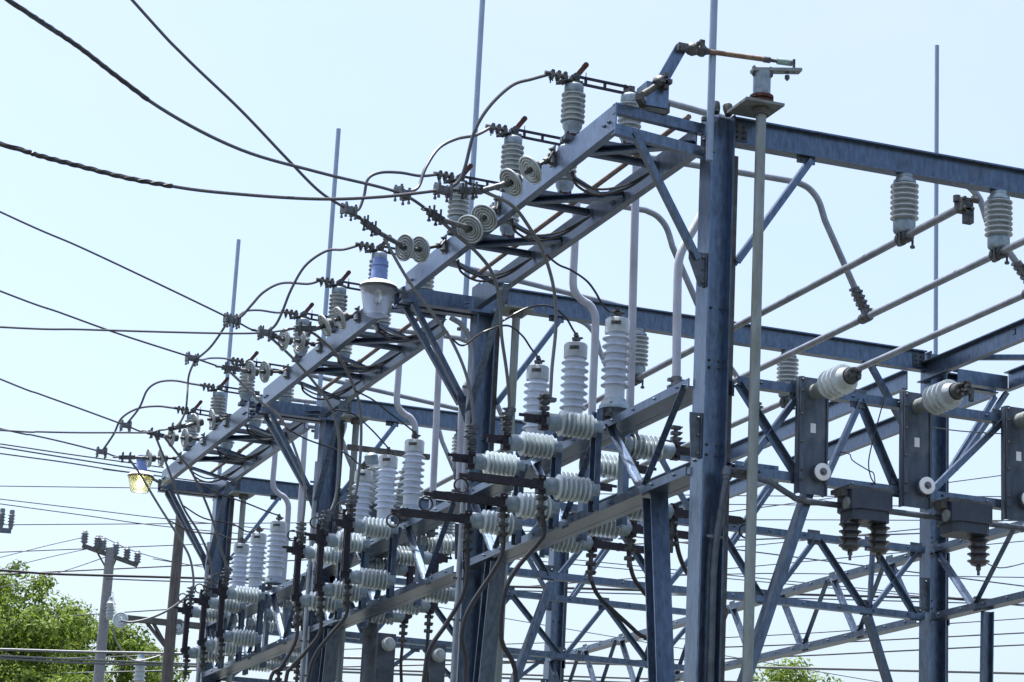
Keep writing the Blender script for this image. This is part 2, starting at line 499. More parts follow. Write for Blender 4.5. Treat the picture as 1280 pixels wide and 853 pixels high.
for k in range(3):
    y0 = [-.17, 5.72, 11.2][k]; y1 = [5.45, 10.62, 16.2][k]
    platform(6.03, 5.02, y0, y1, k, ['rear rail platform entering at the right edge beside the back right column', 'rear rail platform descending left behind the right foreground truss',
             'rear rail platform hidden far behind the front bays'][k], lace=(k == 0))

# cross arms at the column tops
def cross_arms(k):
    y = ROWS[k]
    for side in (0, 1):
        x0, x1 = (-.95, -.155) if side == 0 else (DX+.155, 6.03)
        col = 'front' if side == 0 else 'rear'
        if k == 0:
            specs = [((x0, y-.17, 8.16), (x1, y-.10, 8.14), ang(.012, .09, .01), chan(.085, .06, .01)),
                     ((x0, y-.17, 7.99), (x1, y-.10, 7.95), None, chan(.085, .06, .01))]
            arms = [MB().prism(s_[0], s_[1], s_[3], flip=True) for s_ in specs]
        else:
            arms = [MB().prism((x0+.05, y-.15, 8.06), (x1+(.3 if side == 0 else -.08), y-.15, 8.06), chan(.15, .11, .012), flip=True),
                    MB().prism((x0+.05, y+.15, 8.06), (x1+(.3 if side == 0 else -.08), y+.15, 8.06), chan(.15, .11, .012), flip=False)]
        for i, a_ in enumerate(arms):
            o = a_.build('cross_arm', 'galvanised steel' if k == 0 else 'galvanised steel')
            if k == 0:
                lab = f'{["upper", "lower"][i]} pale cross arm from the {["foreground", "unseen right"][side]} column head to its outer rail'
            else:
                lab = f'{["near", "far"][i]} channel cross arm on the head of the {ORD[k]} {col} row column'
            tag(o, lab, 'cross arm', 'cross arms at the column heads')
        sg = -1 if side == 0 else 1
        bx = 0 if side == 0 else DX
        for i, dy in enumerate((-.12, .12) if k else (-.14,)):
            o = MB().prism((bx+sg*.80, y+dy, 7.98 if k == 0 else 7.97), (bx+sg*.20, y+dy*.5, 7.06), chan(.06, .05, .009), up=(0, 1, 0)).build('diagonal_strut', 'galvanised steel')
            lab = (f'slim diagonal strut under the cross arms of the {["foreground", "unseen right"][side]} column' if k == 0 else
                   f'{["near", "far"][i]} diagonal strut below the cross arm of the {ORD[k]} {col} row column')
            tag(o, lab, 'strut', 'diagonal struts under the cross arms')
for k in range(4): cross_arms(k)

for k in (1, 2, 3):
    y = ROWS[k]
    o = MB().prism((-.17, y-1.25, 7.98), (-.12, y-.12, 6.9), ang(.07, .06, .009), up=(-1, 0, 0)).build('rail_knee', 'galvanised steel')
    tag(o, f'angle brace sloping from the inner rail down to the {ORD[k]} front column', 'brace', 'braces from the inner rails to the columns')

# ------------------------------------------------------------------ insulator shapes
def shed_prof(h0, n, pitch, rc, rs, tip=.010, droop=.012):
    """sheds along an axis, open side towards larger h is up"""
    p = []
    for i in range(n):
        b0 = h0+i*pitch
        p += [(b0, rc), (b0+pitch*.36, rc+.002), (b0+pitch*.40, rs-.010), (b0+pitch*.38, rs), (b0+pitch*.38+tip, rs+.001), (b0+pitch*.48+tip, rs-.012), (b0+pitch*.80, rc+.006)]
    p.append((h0+n*pitch, rc))
    return p
def post_insulator(h=.45, r=.10, n=6, cap=.08, foot=.10):
    """returns porcelain, cap, foot meshes along +z from 0"""
    por = MB().lathe((0, 0, foot), (0, 0, 1), shed_prof(0, n, (h-cap-foot)/n, r*.62, r))
    top = MB().lathe((0, 0, h-cap-.001), (0, 0, 1), [(0, r*.70), (.012, r*.80), (cap*.75, r*.80), (cap*.9, r*.74), (cap, r*.6)])
    bot = MB().lathe((0, 0, 0), (0, 0, 1), [(0, r*.62), (foot*.15, r*.62), (foot*.4, r*.62), (foot*.7, r*.80), (foot+.003, r*.82)])
    return por, top, bot
def pick(mb, Mx):
    mb.v = [tuple(Mx @ Vector(v)) for v in mb.v]
    return mb

# ------------------------------------------------------------------ top disconnect switches
def make_top_switch():
    t = empty('disconnect_switch', (0, 0, 0))
    bc = MB()
    bc.bar((-.08, -.035, .02), (.60, -.035, .02), .05, .04).bar((-.08, .035, .02), (.60, .035, .02), .05, .04)
    bc.build('base_channel', 'dull galvanised steel', t)
    for x in (0, .5):
        por, top, bot = post_insulator(.455, .10, 6, .075, .11)
        T = Matrix.Translation((x, 0, .045))
        ins = pick(por, T).build('post_insulator', 'grey porcelain', t)
        pick(top, T).build('cap', 'insulator cap', ins)
        pick(bot, T).build('foot', 'insulator cap', ins)
        rb = MB()
        for q in range(4):
            a_ = q*math.pi/2+.6
            rb.lathe((x+.055*math.cos(a_), .055*math.sin(a_), .035), (0, 0, 1), [(0, .016), (.03, .016), (.04, .009)], 6)
        rb.lathe((x, 0, .036), (0, 0, 1), [(0, .068), (.018, .068)], 14)
        rb.build('mounting_bolts', 'rust', ins)
    z = .50
    tm = MB()
    tm.box((-.02, 0, z+.012), (.16, .09, .022)).box((0, 0, z+.045), (.07, .07, .05))
    tm.lathe((.0, -.05, z+.055), (0, 1, 0), [(0, .032), (.1, .032)], 10)
    tm.prism((-.12, -.06, z+.0), (-.12, .06, z+.0), [(-.02, -.01), (.08, .01), (.08, .022), (-.02, .0)])
    tm.build('contact_block', 'dark fitting', t)
    lug = MB().lathe((-.06, 0, z+.05), (-1, 0, .03), [(0, .02), (.2, .02)], 8)
    for q in range(3):
        x = -.09-.055*q
        lug.box((x, 0, z+.053), (.03, .075, .05))
        lug.lathe((x, -.025, z+.085), (0, 0, -1), [(0, .012), (.075, .012), (.08, .006), (.1, .006)], 6)
        lug.lathe((x, .025, z+.085), (0, 0, -1), [(0, .012), (.075, .012), (.08, .006), (.1, .006)], 6)
    lug.build('terminal_lug', 'dark fitting', t)
    hk = MB()
    for s in (-.012, .012):
        hk.prism((.0, s, z+.05), (.095, s, z+.185), rect(.042, .014), up=(0, 1, 0))
    hk.lathe((.09, -.024, z+.18), (0, 1, 0), [(0, .024), (.048, .024)], 10)
    hk.build('latch_hook', 'rust', t)
    bl = MB()
    for dz, a_, b_ in ((.014, .03, .47), (.072, .02, .52)):
        bl.bar((a_, 0, z+dz), (b_, 0, z+dz-.012), .028, .017)
    for x in (.10, .27, .45): bl.bar((x, 0, z+.008), (x, 0, z+.076), .022, .018, up=(0, 1, 0))
    bl.bar((.1, 0, z+.07), (.1, 0, z+.12), .006, .006, up=(0, 1, 0))
    bl.build('switch_blade', 'blade bar', t)
    jw = MB().box((.5, 0, z+.012), (.12, .07, .02)).box((.5, 0, z+.04), (.05, .07, .05)).box((.56, 0, z+.02), (.10, .05, .012))
    jw.build('jaw_contact', 'dark fitting', t)
    return t
ORD3 = ['rightmost', 'middle', 'leftmost']
sw0 = make_top_switch()
tag(sw0, 'x', 'disconnect switch', 'disconnect switches on top of the rail platforms')
for k in range(3):
    for i in range(3):
        lab = f'{ORD3[i]} of the three grey post insulator switches on top of the {BAYN[k]} rail platform'
        o = sw0 if (k, i) == (0, 0) else dup(sw0)
        o.location = (-.92, SWY[k][i], 8.202)
        o['label'] = lab
        # control wires drooping below the platform
        c = MB()
        y = SWY[k][i]
        for q in (0, 1):
            p = [Vector((-.86, y+.10+.05*q, 8.0)), Vector((-.80, y+.16, 7.90+.04*q)), Vector((-.62, y+.12, 7.83+.05*q)), Vector((-.40, y+.02, 7.90+.03*q)), Vector((-.21, y-.1, 8.06))]
            c.tube(smooth_path(p), .011, 6)
        tag(c.build('control_wire', 'black cable'), f'pair of black wires drooping under the {ORD3[i]} switch of the {BAYN[k]} rail platform', 'wire', 'wires drooping under the rail platforms')
for k in range(3):
    y0 = [-.1, 6.1, 11.3][k]; y1 = [5.0, 10.5, 16.0][k]
    c = MB().tube([(-.30, y0, 8.22), (-.30, y1, 8.22)], .022, 10)
    for y in SWY[k]: c.lathe((-.30, y-.3, 8.22), (0, 1, 0), [(0, .03), (.05, .03)], 10)
    tag(c.build('operating_pipe', 'brown copper'), f'brown operating pipe running under the switches of the {BAYN[k]} rail platform', 'pipe', 'operating pipes on the rail platforms')

# ------------------------------------------------------------------ operating mechanism on the foreground column
t = empty('crank_mechanism', (-.66, -.05, 8.2))
tag(t, 'box and raised crank lever with a long brown link rod above the foreground column', 'crank mechanism')
B0 = Vector((-.66, -.05, 8.2))
def loc(v): return Vector(v)-B0
MB().box(loc((-.60, -.06, 8.33)), (.19, .20, .20)).build('pivot_box', 'galvanised steel', t)
MB().box(loc((-.63, -.07, 8.205)), (.24, .16, .04)).box(loc((-.50, -.06, 8.26)), (.06, .1, .08)).build('pivot_bracket', 'aged steel', t)
c = MB().bar(loc((-.82, -.3, 8.23)), loc((-.56, .1, 8.25)), .05, .05); c.build('support_bar', 'aged steel', t)
P = [at(804, 118, 'y', -.16), at(826, 104, 'y', -.16), at(851, 60, 'y', -.16)]
MB().tube([loc(P[0]), loc(P[1])], .027, 10).build('stub_shaft', 'aged steel', t)
c = MB().prism(loc(P[1]), loc(P[2]), rect(.095, .025), up=(0, 1, 0)); c.build('crank_lever', 'galvanised steel', t)
c = MB().lathe(loc(P[1])+Vector((-.045, 0, -.025)), P[1]-P[0], [(0, .04), (.02, .055), (.07, .055), (.09, .04)], 10)
for q in range(4): c.box(loc(P[1])+Vector((.02+.03*math.cos(q*1.57), -.05, .05*math.sin(q*1.57))), (.035, .05, .035))
c.build('clamp_hub', 'dark fitting', t)
Q0, Q1 = at(866, 62, 'y', -.20), at(988, 79, 'y', -.33)
dq = (Q1-Q0).normalized()
c = MB().lathe(loc(Q0)-dq*.06, dq, [(0, .02), (.02, .045), (.06, .055), (.10, .04), (.12, .05), (.15, .05), (.17, .03), (.2, .024)], 12)
c.box(loc(Q0)+Vector((.06, -.03, .03)), (.04, .05, .09)).box(loc(Q0)+Vector((-.08, .0, .0)), (.10, .05, .06)).bolt(loc(Q0)+Vector((.02, -.05, .03)), (0, -1, 0), .02, .03)
c.build('swivel_joint', 'dark fitting', t)
MB().tube([loc(Q0)+dq*.12, loc(Q1)-dq*.20], .021, 12).build('link_rod', 'brown copper', t)
MB().lathe(loc(Q1)-dq*.22, dq, [(0, .026), (.05, .026), (.06, .015), (.11, .015)], 10).build('rod_end', 'dark fitting', t)
MB().lathe(loc(Q1)-dq*.11, dq, [(0, .026), (.12, .026), (.13, .018)], 10).build('clevis', 'verdigris', t)
c = MB()
for x in (-.05, .06): c.lathe(loc((x, -.06, 8.31)), (0, .3, 1), [(0, .03), (.05, .04), (.09, .04), (.11, .02)], 10)
c.build('pipe_clamp', 'dark fitting', t)

# vertical operating shafts
for k, y in enumerate(ROWS):
    S = Vector((.22, y-.32, 0)) if k == 0 else Vector((.24, y-.30, 0))
    t = empty('operating_shaft', S)
    tag(t, ['pale greenish vertical shaft pipe before the foreground column, crank plate on top', 'vertical shaft pipe just right of the second front column',
            'vertical shaft pipe just right of the third front column', 'vertical shaft pipe just right of the farthest front column'][k], 'shaft pipe', 'vertical operating shafts')
    ztop = 8.33 if k == 0 else 8.02
    MB().tube([(0, 0, .1), (0, 0, ztop)], .042 if k == 0 else .04, 14).build('shaft_pipe', 'greenish pipe', t)
    MB().lathe((0, 0, ztop-.08), (0, 0, 1), [(0, .045), (.0, .065), (.05, .07), (.06, .04)], 14).build('collar', 'aged steel', t)
    MB().prism((-.19, .05, ztop-.01), (.14, .05, ztop-.01), rect(.36, .022)).build('bearing_plate', 'greenish pipe', t)
    if k == 0:
        MB().lathe((0, 0, ztop+.004), (0, 0, 1), [(0, .06), (.01, .10), (.03, .10), (.045, .07), (.05, .095), (.075, .095), (.085, .06)], 16).build('bearing_flange', 'rust', t)
        c = MB().lathe((0, 0, ztop+.08), (0, 0, 1), [(0, .07), (.2, .07)], 18)
        c.build('hub', 'insulator cap', t)
        c = MB().prism((-.09, .0, ztop+.280), (.31, -.05, ztop+.330), rect(.09, .024))
        c.build('crank_arm', 'greenish pipe', t)
        c = MB()
        for x, yy in ((-.07, 0), (.06, -.03), (.2, -.04)):
            c.bolt((x, yy, ztop+.298), (0, 0, 1), .018, .016).bolt((x, yy, ztop+.276), (0, 0, -1), .02, .03)
        c.tube([(.255, -.045, ztop+.31), (.255, -.045, ztop+.42)], .012, 8)
        c.build('bolts', 'dark fitting', t)

# ------------------------------------------------------------------ lightning rods
def rod(x, y, z0, z1, r, label):
    t = empty('lightning_rod', (x, y, z0))
    tag(t, label, 'lightning rod', 'lightning rods on the column heads')
    MB().tube([(0, 0, 0), (0, 0, z1-z0)], r, 12).build('mast', 'rod steel', t)
    c = MB()
    for z in (.1, .35): c.box((0, .03, z), (.12, .03, .03))
    c.build('clamp', 'clamp metal', t)
rod(-.155, -.19, 7.85, 11.7, .030, 'thick lightning rod rising out of view from the foreground column')
rod(-.0, L+.6, 7.9, 11.65, .030, 'long lightning rod rising out of view from the second front column')
rod(0, 2*L+.6, 7.9, 11.95, .030, 'pale lightning rod standing alone against the sky left of the near switches')
rod(0, 3*L+.3, 7.9, 11.9, .030, 'leftmost and shortest looking lightning rod over the farthest bay')
rod(DX+.10, L+.14, 7.9, 11.92, .024, 'thin lightning rod on the back right column')

# ------------------------------------------------------------------ bus pipes and hanging insulators
BX = [1.68, 2.56, 3.39]
ZB = 7.56
BN = ['left', 'middle', 'right']
for i, x in enumerate(BX):
    o = MB().tube([(x, -.95 if i == 0 else -3.0, ZB), (x, 16.8, ZB)], .031, 14).build('bus_pipe', 'aluminium pipe')
    tag(o, f'long pale aluminium bus pipe hung under the cross beams, {BN[i]} of the three', 'bus pipe', 'long bus pipes')
t = empty('bus_end_clamp', (BX[0], -.93, ZB))
tag(t, 'dark bolted clamp on the free upper end of the left bus pipe', 'clamp')
c = MB().box((0, 0, 0), (.10, .12, .10)).box((.02, -.03, -.09), (.07, .06, .12)).lathe((-.05, .02, .03), (0, 0, 1), [(0, .03), (.05, .03)], 8).lathe((.05, -.04, .05), (1, 0, 0), [(0, .03), (.05, .03)], 8)
for z_ in (-.04, .04):
    for x_ in (-.035, .035): c.bolt((x_, -.06, z_), (0, -1, 0), .016, .02)
c.build('clamp_body', 'dark fitting', t)
def make_hung():
    t = empty('hanging_insulator', (0, 0, 0))
    Fm = Matrix.Rotation(math.pi, 4, 'X')
    por, top, bot = post_insulator(.50, .115, 7, .11, .07)
    ins = pick(por, Fm).build('porcelain', 'grey porcelain', t)
    pick(top, Fm).build('lower_cap', 'insulator cap', t)
    pick(bot, Fm).build('upper_cap', 'insulator cap', t)
    c = MB().lathe((0, 0, -.5), (0, 0, -1), [(0, .045), (.03, .045)], 10)
    c.lathe((0, -.07, -.53), (0, 1, 0), [(0, .03), (.0, .055), (.05, .055), (.055, .045), (.09, .045), (.095, .055), (.14, .055)], 12)
    for s in (-.06, .06): c.lathe((s, -.03, -.47), (0, 0, -1), [(0, .018), (.02, .018), (.02, .01), (.13, .01), (.13, .02), (.15, .02)], 6)
    c.build('bus_clamp', 'dark fitting', t)
    return t
h0 = make_hung()
tag(h0, 'x', 'insulator', 'insulators hanging under the cross beams')
first = True
for k, y in enumerate(ROWS):
    for i, x in enumerate(BX):
        o = h0 if first else dup(h0)
        first = False
        o.location = (x, y, TOP-.212)
        o['label'] = f'grey ribbed insulator under the {ORD[k]} cross beam holding the {BN[i]} bus pipe'

# droppers from the switches to the bus pipes
for k in range(3):
    for i in range(3):
        y = SWY[k][i]
        x = BX[2-i]
        zt = 8.46 if i == 0 else 8.74
        t = empty('bus_dropper', (0, y, 0))
        tag(t, f'bent pale pipe from the {ORD3[i]} switch of the {BAYN[k]} platform to the {BN[2-i]} bus pipe', 'bus pipe', 'bent droppers to the bus pipes')
        pts = [Vector((-.36, 0, 8.72)), Vector((x-.95, 0, zt)), Vector((x-.72, 0, zt)), Vector((x-.60, 0, zt-.04)), Vector((x-.50, 0, zt-.14)), Vector((x-.43, 0, zt-.32)), Vector((x-.06, 0, ZB+.16))]
        sp = [pts[0], pts[1]] + smooth_path(pts[2:6], 5) + [pts[6]]
        MB().tube(sp, .030, 12).build('pipe', 'aluminium pipe', t)
        c = MB()
        d = (pts[6]-pts[5]).normalized()
        q = pts[6]-d*.12
        c.lathe(q, d, [(0, .042), (.2, .042)], 10)
        for j in range(4):
            c.box(q+d*(.03+.05*j), (.12, .045, .022)).box(q+d*(.05+.05*j), (.05, .13, .02))
        c.tube([q+d*.15, Vector((x, 0, ZB+.02))], .034, 10)
        c.lathe((x, -.07, ZB), (0, 1, 0), [(0, .048), (.14, .048)], 12)
        c.box((x, -.03, ZB+.05), (.09, .05, .06)).bolt((x+.03, -.055, ZB+.05), (0, -1, 0), .014, .03)
        c.build('bus_clamp', 'clamp metal', t)
        # riser from the bent pipe down to the rear switches
        t = empty('riser_pipe', (.25, y, 0))
        tag(t, f'white vertical riser pipe behind the {ORD3[i]} switch of the {BAYN[k]} bay', 'riser pipe', 'white riser pipes')
        if i == 2:
            pts = [Vector((0, 0, 8.7)), Vector((0, 0, 8.2)), Vector((0, 0, 7.92)), Vector((.03, 0, 7.82)), Vector((.10, 0, 7.76)), Vector((.18, 0, 7.72)), Vector((.235, 0, 7.63)), Vector((.245, 0, 7.5)), Vector((.245, 0, 6.28))]
            MB().tube([pts[0]]+smooth_path(pts[1:8], 5)+[pts[8]], .037, 14).build('pipe', 'white pipe', t)
            bx = .245
        elif i == 1:
            MB().tube([(0, 0, 8.7), (.03, 0, 6.28)], .036, 14).build('pipe', 'white pipe', t); bx = .03
        else:
            pts = [Vector((.10, 0, 8.7)), Vector((.10, 0, 8.1)), Vector((.02, 0, 7.80)), Vector((-.12, 0, 7.52)), Vector((-.18, 0, 7.36)), Vector((-.19, 0, 7.15)), Vector((-.17, 0, 6.28))]
            MB().tube([pts[0]]+smooth_path(pts[1:6], 5)+[pts[6]], .036, 14).build('pipe', 'white pipe', t); bx = -.17
        c = MB().lathe((bx, 0, 6.36), (0, 0, -1), [(0, .045), (.25, .045)], 10)
        for j in range(4):
            c.box((bx, 0, 6.33-.06*j), (.15, .04, .025)).box((bx, 0, 6.30-.06*j), (.05, .15, .022))
        c.build('clamp', 'clamp metal', t)

# ------------------------------------------------------------------ blade switches on the trusses
FRY = [[1.77, 2.68, 3.60], [7.36, 8.36, 9.28], [12.85, 13.82, 14.78]]
def horiz_ins(t, z, sgn, x0, mat_='glazed porcelain', L_=.30, r=.108, n=7):
    d = (sgn, 0, 0)
    ins = MB().lathe((sgn*(x0+.07), 0, z), d, shed_prof(0, n, L_/n, r*.54, r, .007)).build('insulator', mat_, t)
    c = MB().lathe((sgn*x0, 0, z), d, [(0, .085), (.075, .082)], 16); c.build('foot', 'insulator cap', ins)
    c = MB().lathe((sgn*(x0+.068+L_), 0, z), d, [(0, .07), (.02, .075), (.10, .072), (.105, .05), (.12, .05)], 16); c.build('cap', 'insulator cap', ins)
    return sgn*(x0+.07+L_+.10)
def make_blade_switch(opened, sgn=-1):
    """local origin on the truss centre line; sgn -1 points to -x"""
    t = empty('blade_switch', (0, 0, 0))
    x0 = .20
    pl = MB().prism((sgn*x0, 0, ZL-.03), (sgn*x0, 0, ZU+.13), chan(.13, .05, .010), up=(0, 1, 0), flip=(sgn > 0))
    for z in (ZL+.04, ZU+.05):
        for s in (-.045, .045): pl.bolt((sgn*(x0+.001), s, z), (sgn, 0, 0), .012, .01)
    pl.build('base_channel', 'galvanised steel', t)
    zu, zl = ZU-.02, ZL+.14
    xe = horiz_ins(t, zu, sgn, x0)
    xe = horiz_ins(t, zl, sgn, x0)
    s = sgn
    for z in (zu, zl):
        c = MB()
        c.box((xe+s*.03, 0, z), (.07, .075, .15)).box((xe+s*.07, 0, z+.02), (.08, .055, .05))
        for j in (-.045, .045): c.bolt((xe+s*.03, -.038, z+j), (0, -1, 0), .016, .015)
        if z == zu: c.box((xe+s*.13, 0, zu+.01), (.14, .03, .07)).box((xe+s*.22, 0, zu+.03), (.06, .015, .025))
        c.build('upper_contact' if z == zu else 'hinge_contact', 'blade bar', t)
    bl = MB()
    rg = MB()
    if opened:
        for j in (-.025, .025): bl.bar((xe+s*.03, j, zl), (xe+s*.66, j, zl+.0), .016, .062)
        bl.box((xe+s*.30, 0, zl), (.03, .07, .07)).box((xe+s*.60, 0, zl), (.16, .07, .05)).box((xe+s*.70, 0, zl), (.09, .03, .03))
        c0 = Vector((xe+s*.72, 0, zl-.085))
    else:
        for j in (-.025, .025): bl.bar((xe+s*.06, j, zl-.02), (xe+s*.06, j, zu+.04), .016, .062, up=(1, 0, 0))
        bl.box((xe+s*.06, 0, (zl+zu)/2), (.07, .07, .03)).box((xe+s*.10, 0, zu+.03), (.06, .075, .14)).box((xe+s*.11, 0, zu+.12), (.03, .03, .08))
        c0 = Vector((xe+s*.14, 0, zu+.17))
    bl.build('switch_blade', 'blade bar', t)
    rg.tube([c0+Vector((.058*math.cos(a_*math.pi/10), .0, .058*math.sin(a_*math.pi/10))) for a_ in range(21)], .009, 6)
    rg.build('pull_ring', 'black cable', t)
    c = MB().lathe((xe+s*.02, 0, zl-.05), (0, 0, -1), [(0, .025), (.3, .022)], 8)
    for j in range(3):
        c.box((xe+s*.02, 0, zl-.11-.08*j), (.085, .05, .035)).bolt((xe+s*.05, -.02, zl-.11-.08*j), (0, -1, 0), .012, .03).bolt((xe-s*.015, -.02, zl-.11-.08*j), (0, -1, 0), .012, .03)
    c.build('cable_lug', 'dark fitting', t)
    c = MB().lathe((xe+s*.03, 0, zu+.06), (0, 0, 1), [(0, .02), (.16, .02)], 8)
    for j in range(3):
        c.box((xe+s*.03, 0, zu+.11+.05*j), (.08, .05, .03)).bolt((xe+s*.065, -.02, zu+.11+.05*j), (0, -1, 0), .011, .03)
    c.build('upper_lug', 'dark fitting', t)
    return t
fo = make_blade_switch(True); tag(fo, 'x', 'blade switch', 'open blade switches on the nearest front truss')
fc = make_blade_switch(False); tag(fc, 'x', 'blade switch', 'closed blade switches on the farther front trusses')
ro = make_blade_switch(True, 1); tag(ro, 'x', 'blade switch', 'open blade switches behind the front trusses')
rc = make_blade_switch(False, 1); tag(rc, 'x', 'blade switch', 'closed blade switches behind the front trusses')
used = set()
for k in range(3):
    for i in range(3):
        src = fo if k == 0 else fc
        o = src if src.name not in used else dup(src)
        used.add(src.name)
        o.location = (0, FRY[k][i], 0)
        o['label'] = (f'{ORD3[i]} of three blade switches with level dark blades, on the nearest front truss' if k == 0 else
                      f'{ORD3[i]} of three blade switches with upright dark blades, on the {BAYN[k]} front truss')
        src = ro if k == 0 else rc
        o = src if src.name not in used else dup(src)
        used.add(src.name)
        o.location = (0, FRY[k][i]+.46, 0)
        o['label'] = f'{ORD3[i]} of three blade switches on the rear side of the {BAYN[k]} front truss'

# ------------------------------------------------------------------ surge arresters
ARY = [[1.83, 2.78, 3.72], [7.38, 8.31, 9.24], [12.95, 13.95, 14.87]]
def make_arrester():
    t = empty('surge_arrester', (0, 0, 0))
    body = MB().lathe((0, 0, .08), (0, 0, 1), [(0, .085), (.10, .085)]+[(h+.10, r) for h, r in shed_prof(0, 7, .068, .085, .122, .006)]+[(.60, .085)], 24)
    body.build('housing', 'white polymer', t)
    c = MB().lathe((0, 0, .66), (0, 0, 1), [(0, .088), (.005, .105), (.12, .105), (.135, .095), (.14, .02)], 24); cp = c.build('cap', 'grey porcelain', t)
    MB().box((0.0, -.103, .74), (.085, .012, .03)).build('vent_slot', 'dark fitting', cp)
    MB().lathe((0, 0, 0), (0, 0, 1), [(0, .13), (.025, .13), (.04, .12), (.09, .10)], 20).build('base_flange', 'insulator cap', t)
    c = MB()
    for q in range(3):
        a_ = q*2.09+.4
        c.lathe((.11*math.cos(a_), .11*math.sin(a_), -.05), (0, 0, 1), [(0, .016), (.09, .016), (.1, .008)], 6)
    c.box((0, 0, -.06), (.26, .2, .03))
    c.build('mounting_bracket', 'dark fitting', t)
    c = MB().tube([(0, 0, .79), (0, 0, .9)], .014, 8).box((0, 0, .84), (.07, .05, .025)).box((.0, 0, .87), (.04, .08, .02)).bolt((.03, 0, .85), (1, 0, 0), .012, .02)
    c.build('terminal', 'dark fitting', t)
    return t
ar0 = make_arrester(); tag(ar0, 'x', 'surge arrester', 'white surge arresters above the front trusses')
first = True
for k in range(3):
    for i in range(3):
        o = ar0 if first else dup(ar0)
        first = False
        o.location = (-.05, ARY[k][i], 6.27)
        o.rotation_euler = (0, 0, R(-28))
        o['label'] = f'{ORD3[i]} of three tall white ribbed surge arresters on the {BAYN[k]} front bay'

# ------------------------------------------------------------------ right foreground: wide switch plates
for i, x in enumerate((.785, 1.695, 2.615)):
    t = empty('switch_plate', (x, -.20, ZL))
    tag(t, ['wide blue grey switch plate with one horizontal insulator, left one near the shaft pipe', 'wide blue grey switch plate with a dark burnt insulator end, before the back right column',
            'wide blue grey switch plate cut off by the right edge'][i], 'switch plate', 'wide switch plates on the right truss')
    c = MB().prism((0, 0, -.10), (0, 0, .82), chan(.25, .06, .012), up=(1, 0, 0), flip=False)
    c.prism((-.105, -.006, -.098), (-.105, -.006, .818), rect(.03, .030), up=(1, 0, 0))
    c.build('plate', 'switch plate', t)
    c = MB()
    for z in (.0, .08, .30, .52, .70, .79):
        c.bolt((-.105, -.021, z), (0, -1, 0), .012, .01)
        if z in (.0, .79): c.bolt((.105, -.0, z), (0, -1, 0), .013, .01)
    c.build('bolt_heads', 'aged steel', t)
    c = MB().box((.0, -.002, .42), (.045, .004, .075)); c.build('paper_label', 'paper label', t)
    c = MB().prism((.118, -.008, -.098), (.118, -.008, .818), rect(.016, .014), up=(1, 0, 0)); c.build('edge_flange', 'switch plate', t)
    z = .71
    c = MB().lathe((.01, 0, z), (0, -1, 0), [(0, .06), (.20, .06), (.22, .055)], 20); c.build('stand_pipe', 'greenish pipe', t)
    ins = MB().lathe((.01, -.21, z), (0, -1, 0), [(0, .06), (.01, .09)]+[(h+.02, r) for h, r in shed_prof(0, 4, .07, .082, .116, .018)]+[(.31, .08), (.37, .07)], 24).build('insulator', 'grey porcelain', t)
    c = MB().lathe((.01, -.57, z), (0, -1, 0), [(0, .066), (.012, .066), (.012, .060), (.08, .058), (.09, .045)], 18)
    for q in range(4): c.bolt((.01+.038*math.cos(q*1.57+.7), -.66, z+.038*math.sin(q*1.57+.7)), (0, -1, 0), .018, .018)
    c.build('end_cap', 'dark fitting', ins)
    if i == 1:
        c = MB()
        for q in range(9):
            c.box((.03+.03*random.uniform(-1, 1), -.70+.05*random.uniform(-1, 1), z+.05*random.uniform(-1, 1)), (.035, .05, .022))
        c.box((.07, -.70, z-.04), (.03, .03, .11)); c.build('contact_jaw', 'dark fitting', ins)
    c = MB().lathe((.055, -.012, .07), (0, -1, 0), [(0, .072), (.05, .072)], 24); c.build('mounting_boss', 'switch plate', t)
    c = MB().lathe((.055, -.062, .07), (0, -1, 0), [(0, .068), (.012, .068), (.016, .060)], 24)
    c.build('white_disc', 'white enamel', t)
    MB().lathe((.055, -.079, .07), (0, -1, 0), [(0, .03), (.006, .03), (.006, .014), (.02, .014)], 12).build('disc_bolt', 'clamp metal', t)

# small transformers under the right truss
for i, (x0, x1) in enumerate(((1.03, 1.38), (1.90, 2.26), (2.85, 3.2))):
    xc = (x0+x1)/2
    t = empty('small_transformer', (xc, -.27, 5.36))
    tag(t, ['dark grey box transformer under the right truss, left one with two bushings below', 'dark grey box transformer under the right truss between two white discs',
            'dark grey box transformer under the right truss beyond the right edge'][i], 'transformer', 'dark transformers hung under the right truss')
    w_ = x1-x0
    def rb(w1, d1, z):
        c_ = .05
        return [(-w1/2+c_, -d1/2), (w1/2-c_, -d1/2), (w1/2, -d1/2+c_), (w1/2, d1/2-c_), (w1/2-c_, d1/2), (-w1/2+c_, d1/2), (-w1/2, d1/2-c_), (-w1/2, -d1/2+c_)]
    c = MB().prism((0, 0, -.02), (0, 0, -.17), [(a_, b_) for a_, b_ in rb(w_, .34, 0)], up=(0, 1, 0))
    c.prism((0, 0, -.17), (0, 0, -.25), [(a_, b_) for a_, b_ in rb(w_*.9, .3, 0)], up=(0, 1, 0))
    c.build('case', 'transformer case', t)
    c = MB().box((0, .05, .0), (w_*1.1, .3, .035)).box((-w_/2-.03, 0, -.04), (.05, .12, .05)); c.build('hanger', 'aged steel', t)
    MB().lathe((-w_/2+.01, -.05, -.12), (-1, 0, 0), [(0, .05), (.03, .05), (.035, .03)], 10).build('side_terminal', 'greenish pipe', t)
    for s in ((-1, 1) if i != 1 else (1,)):
        bs = MB().lathe((s*w_*.35, 0, -.25), (0, 0, -1), shed_prof(0, 4, .055, .058, .088, .006, -.01)+[(.23, .03)], 16).build('bushing', 'dark bushing', t)
        MB().lathe((s*w_*.35, 0, -.48), (0, 0, -1), [(0, .02), (.03, .02), (.03, .012), (.07, .012)], 8).build('stud', 'dark fitting', bs)

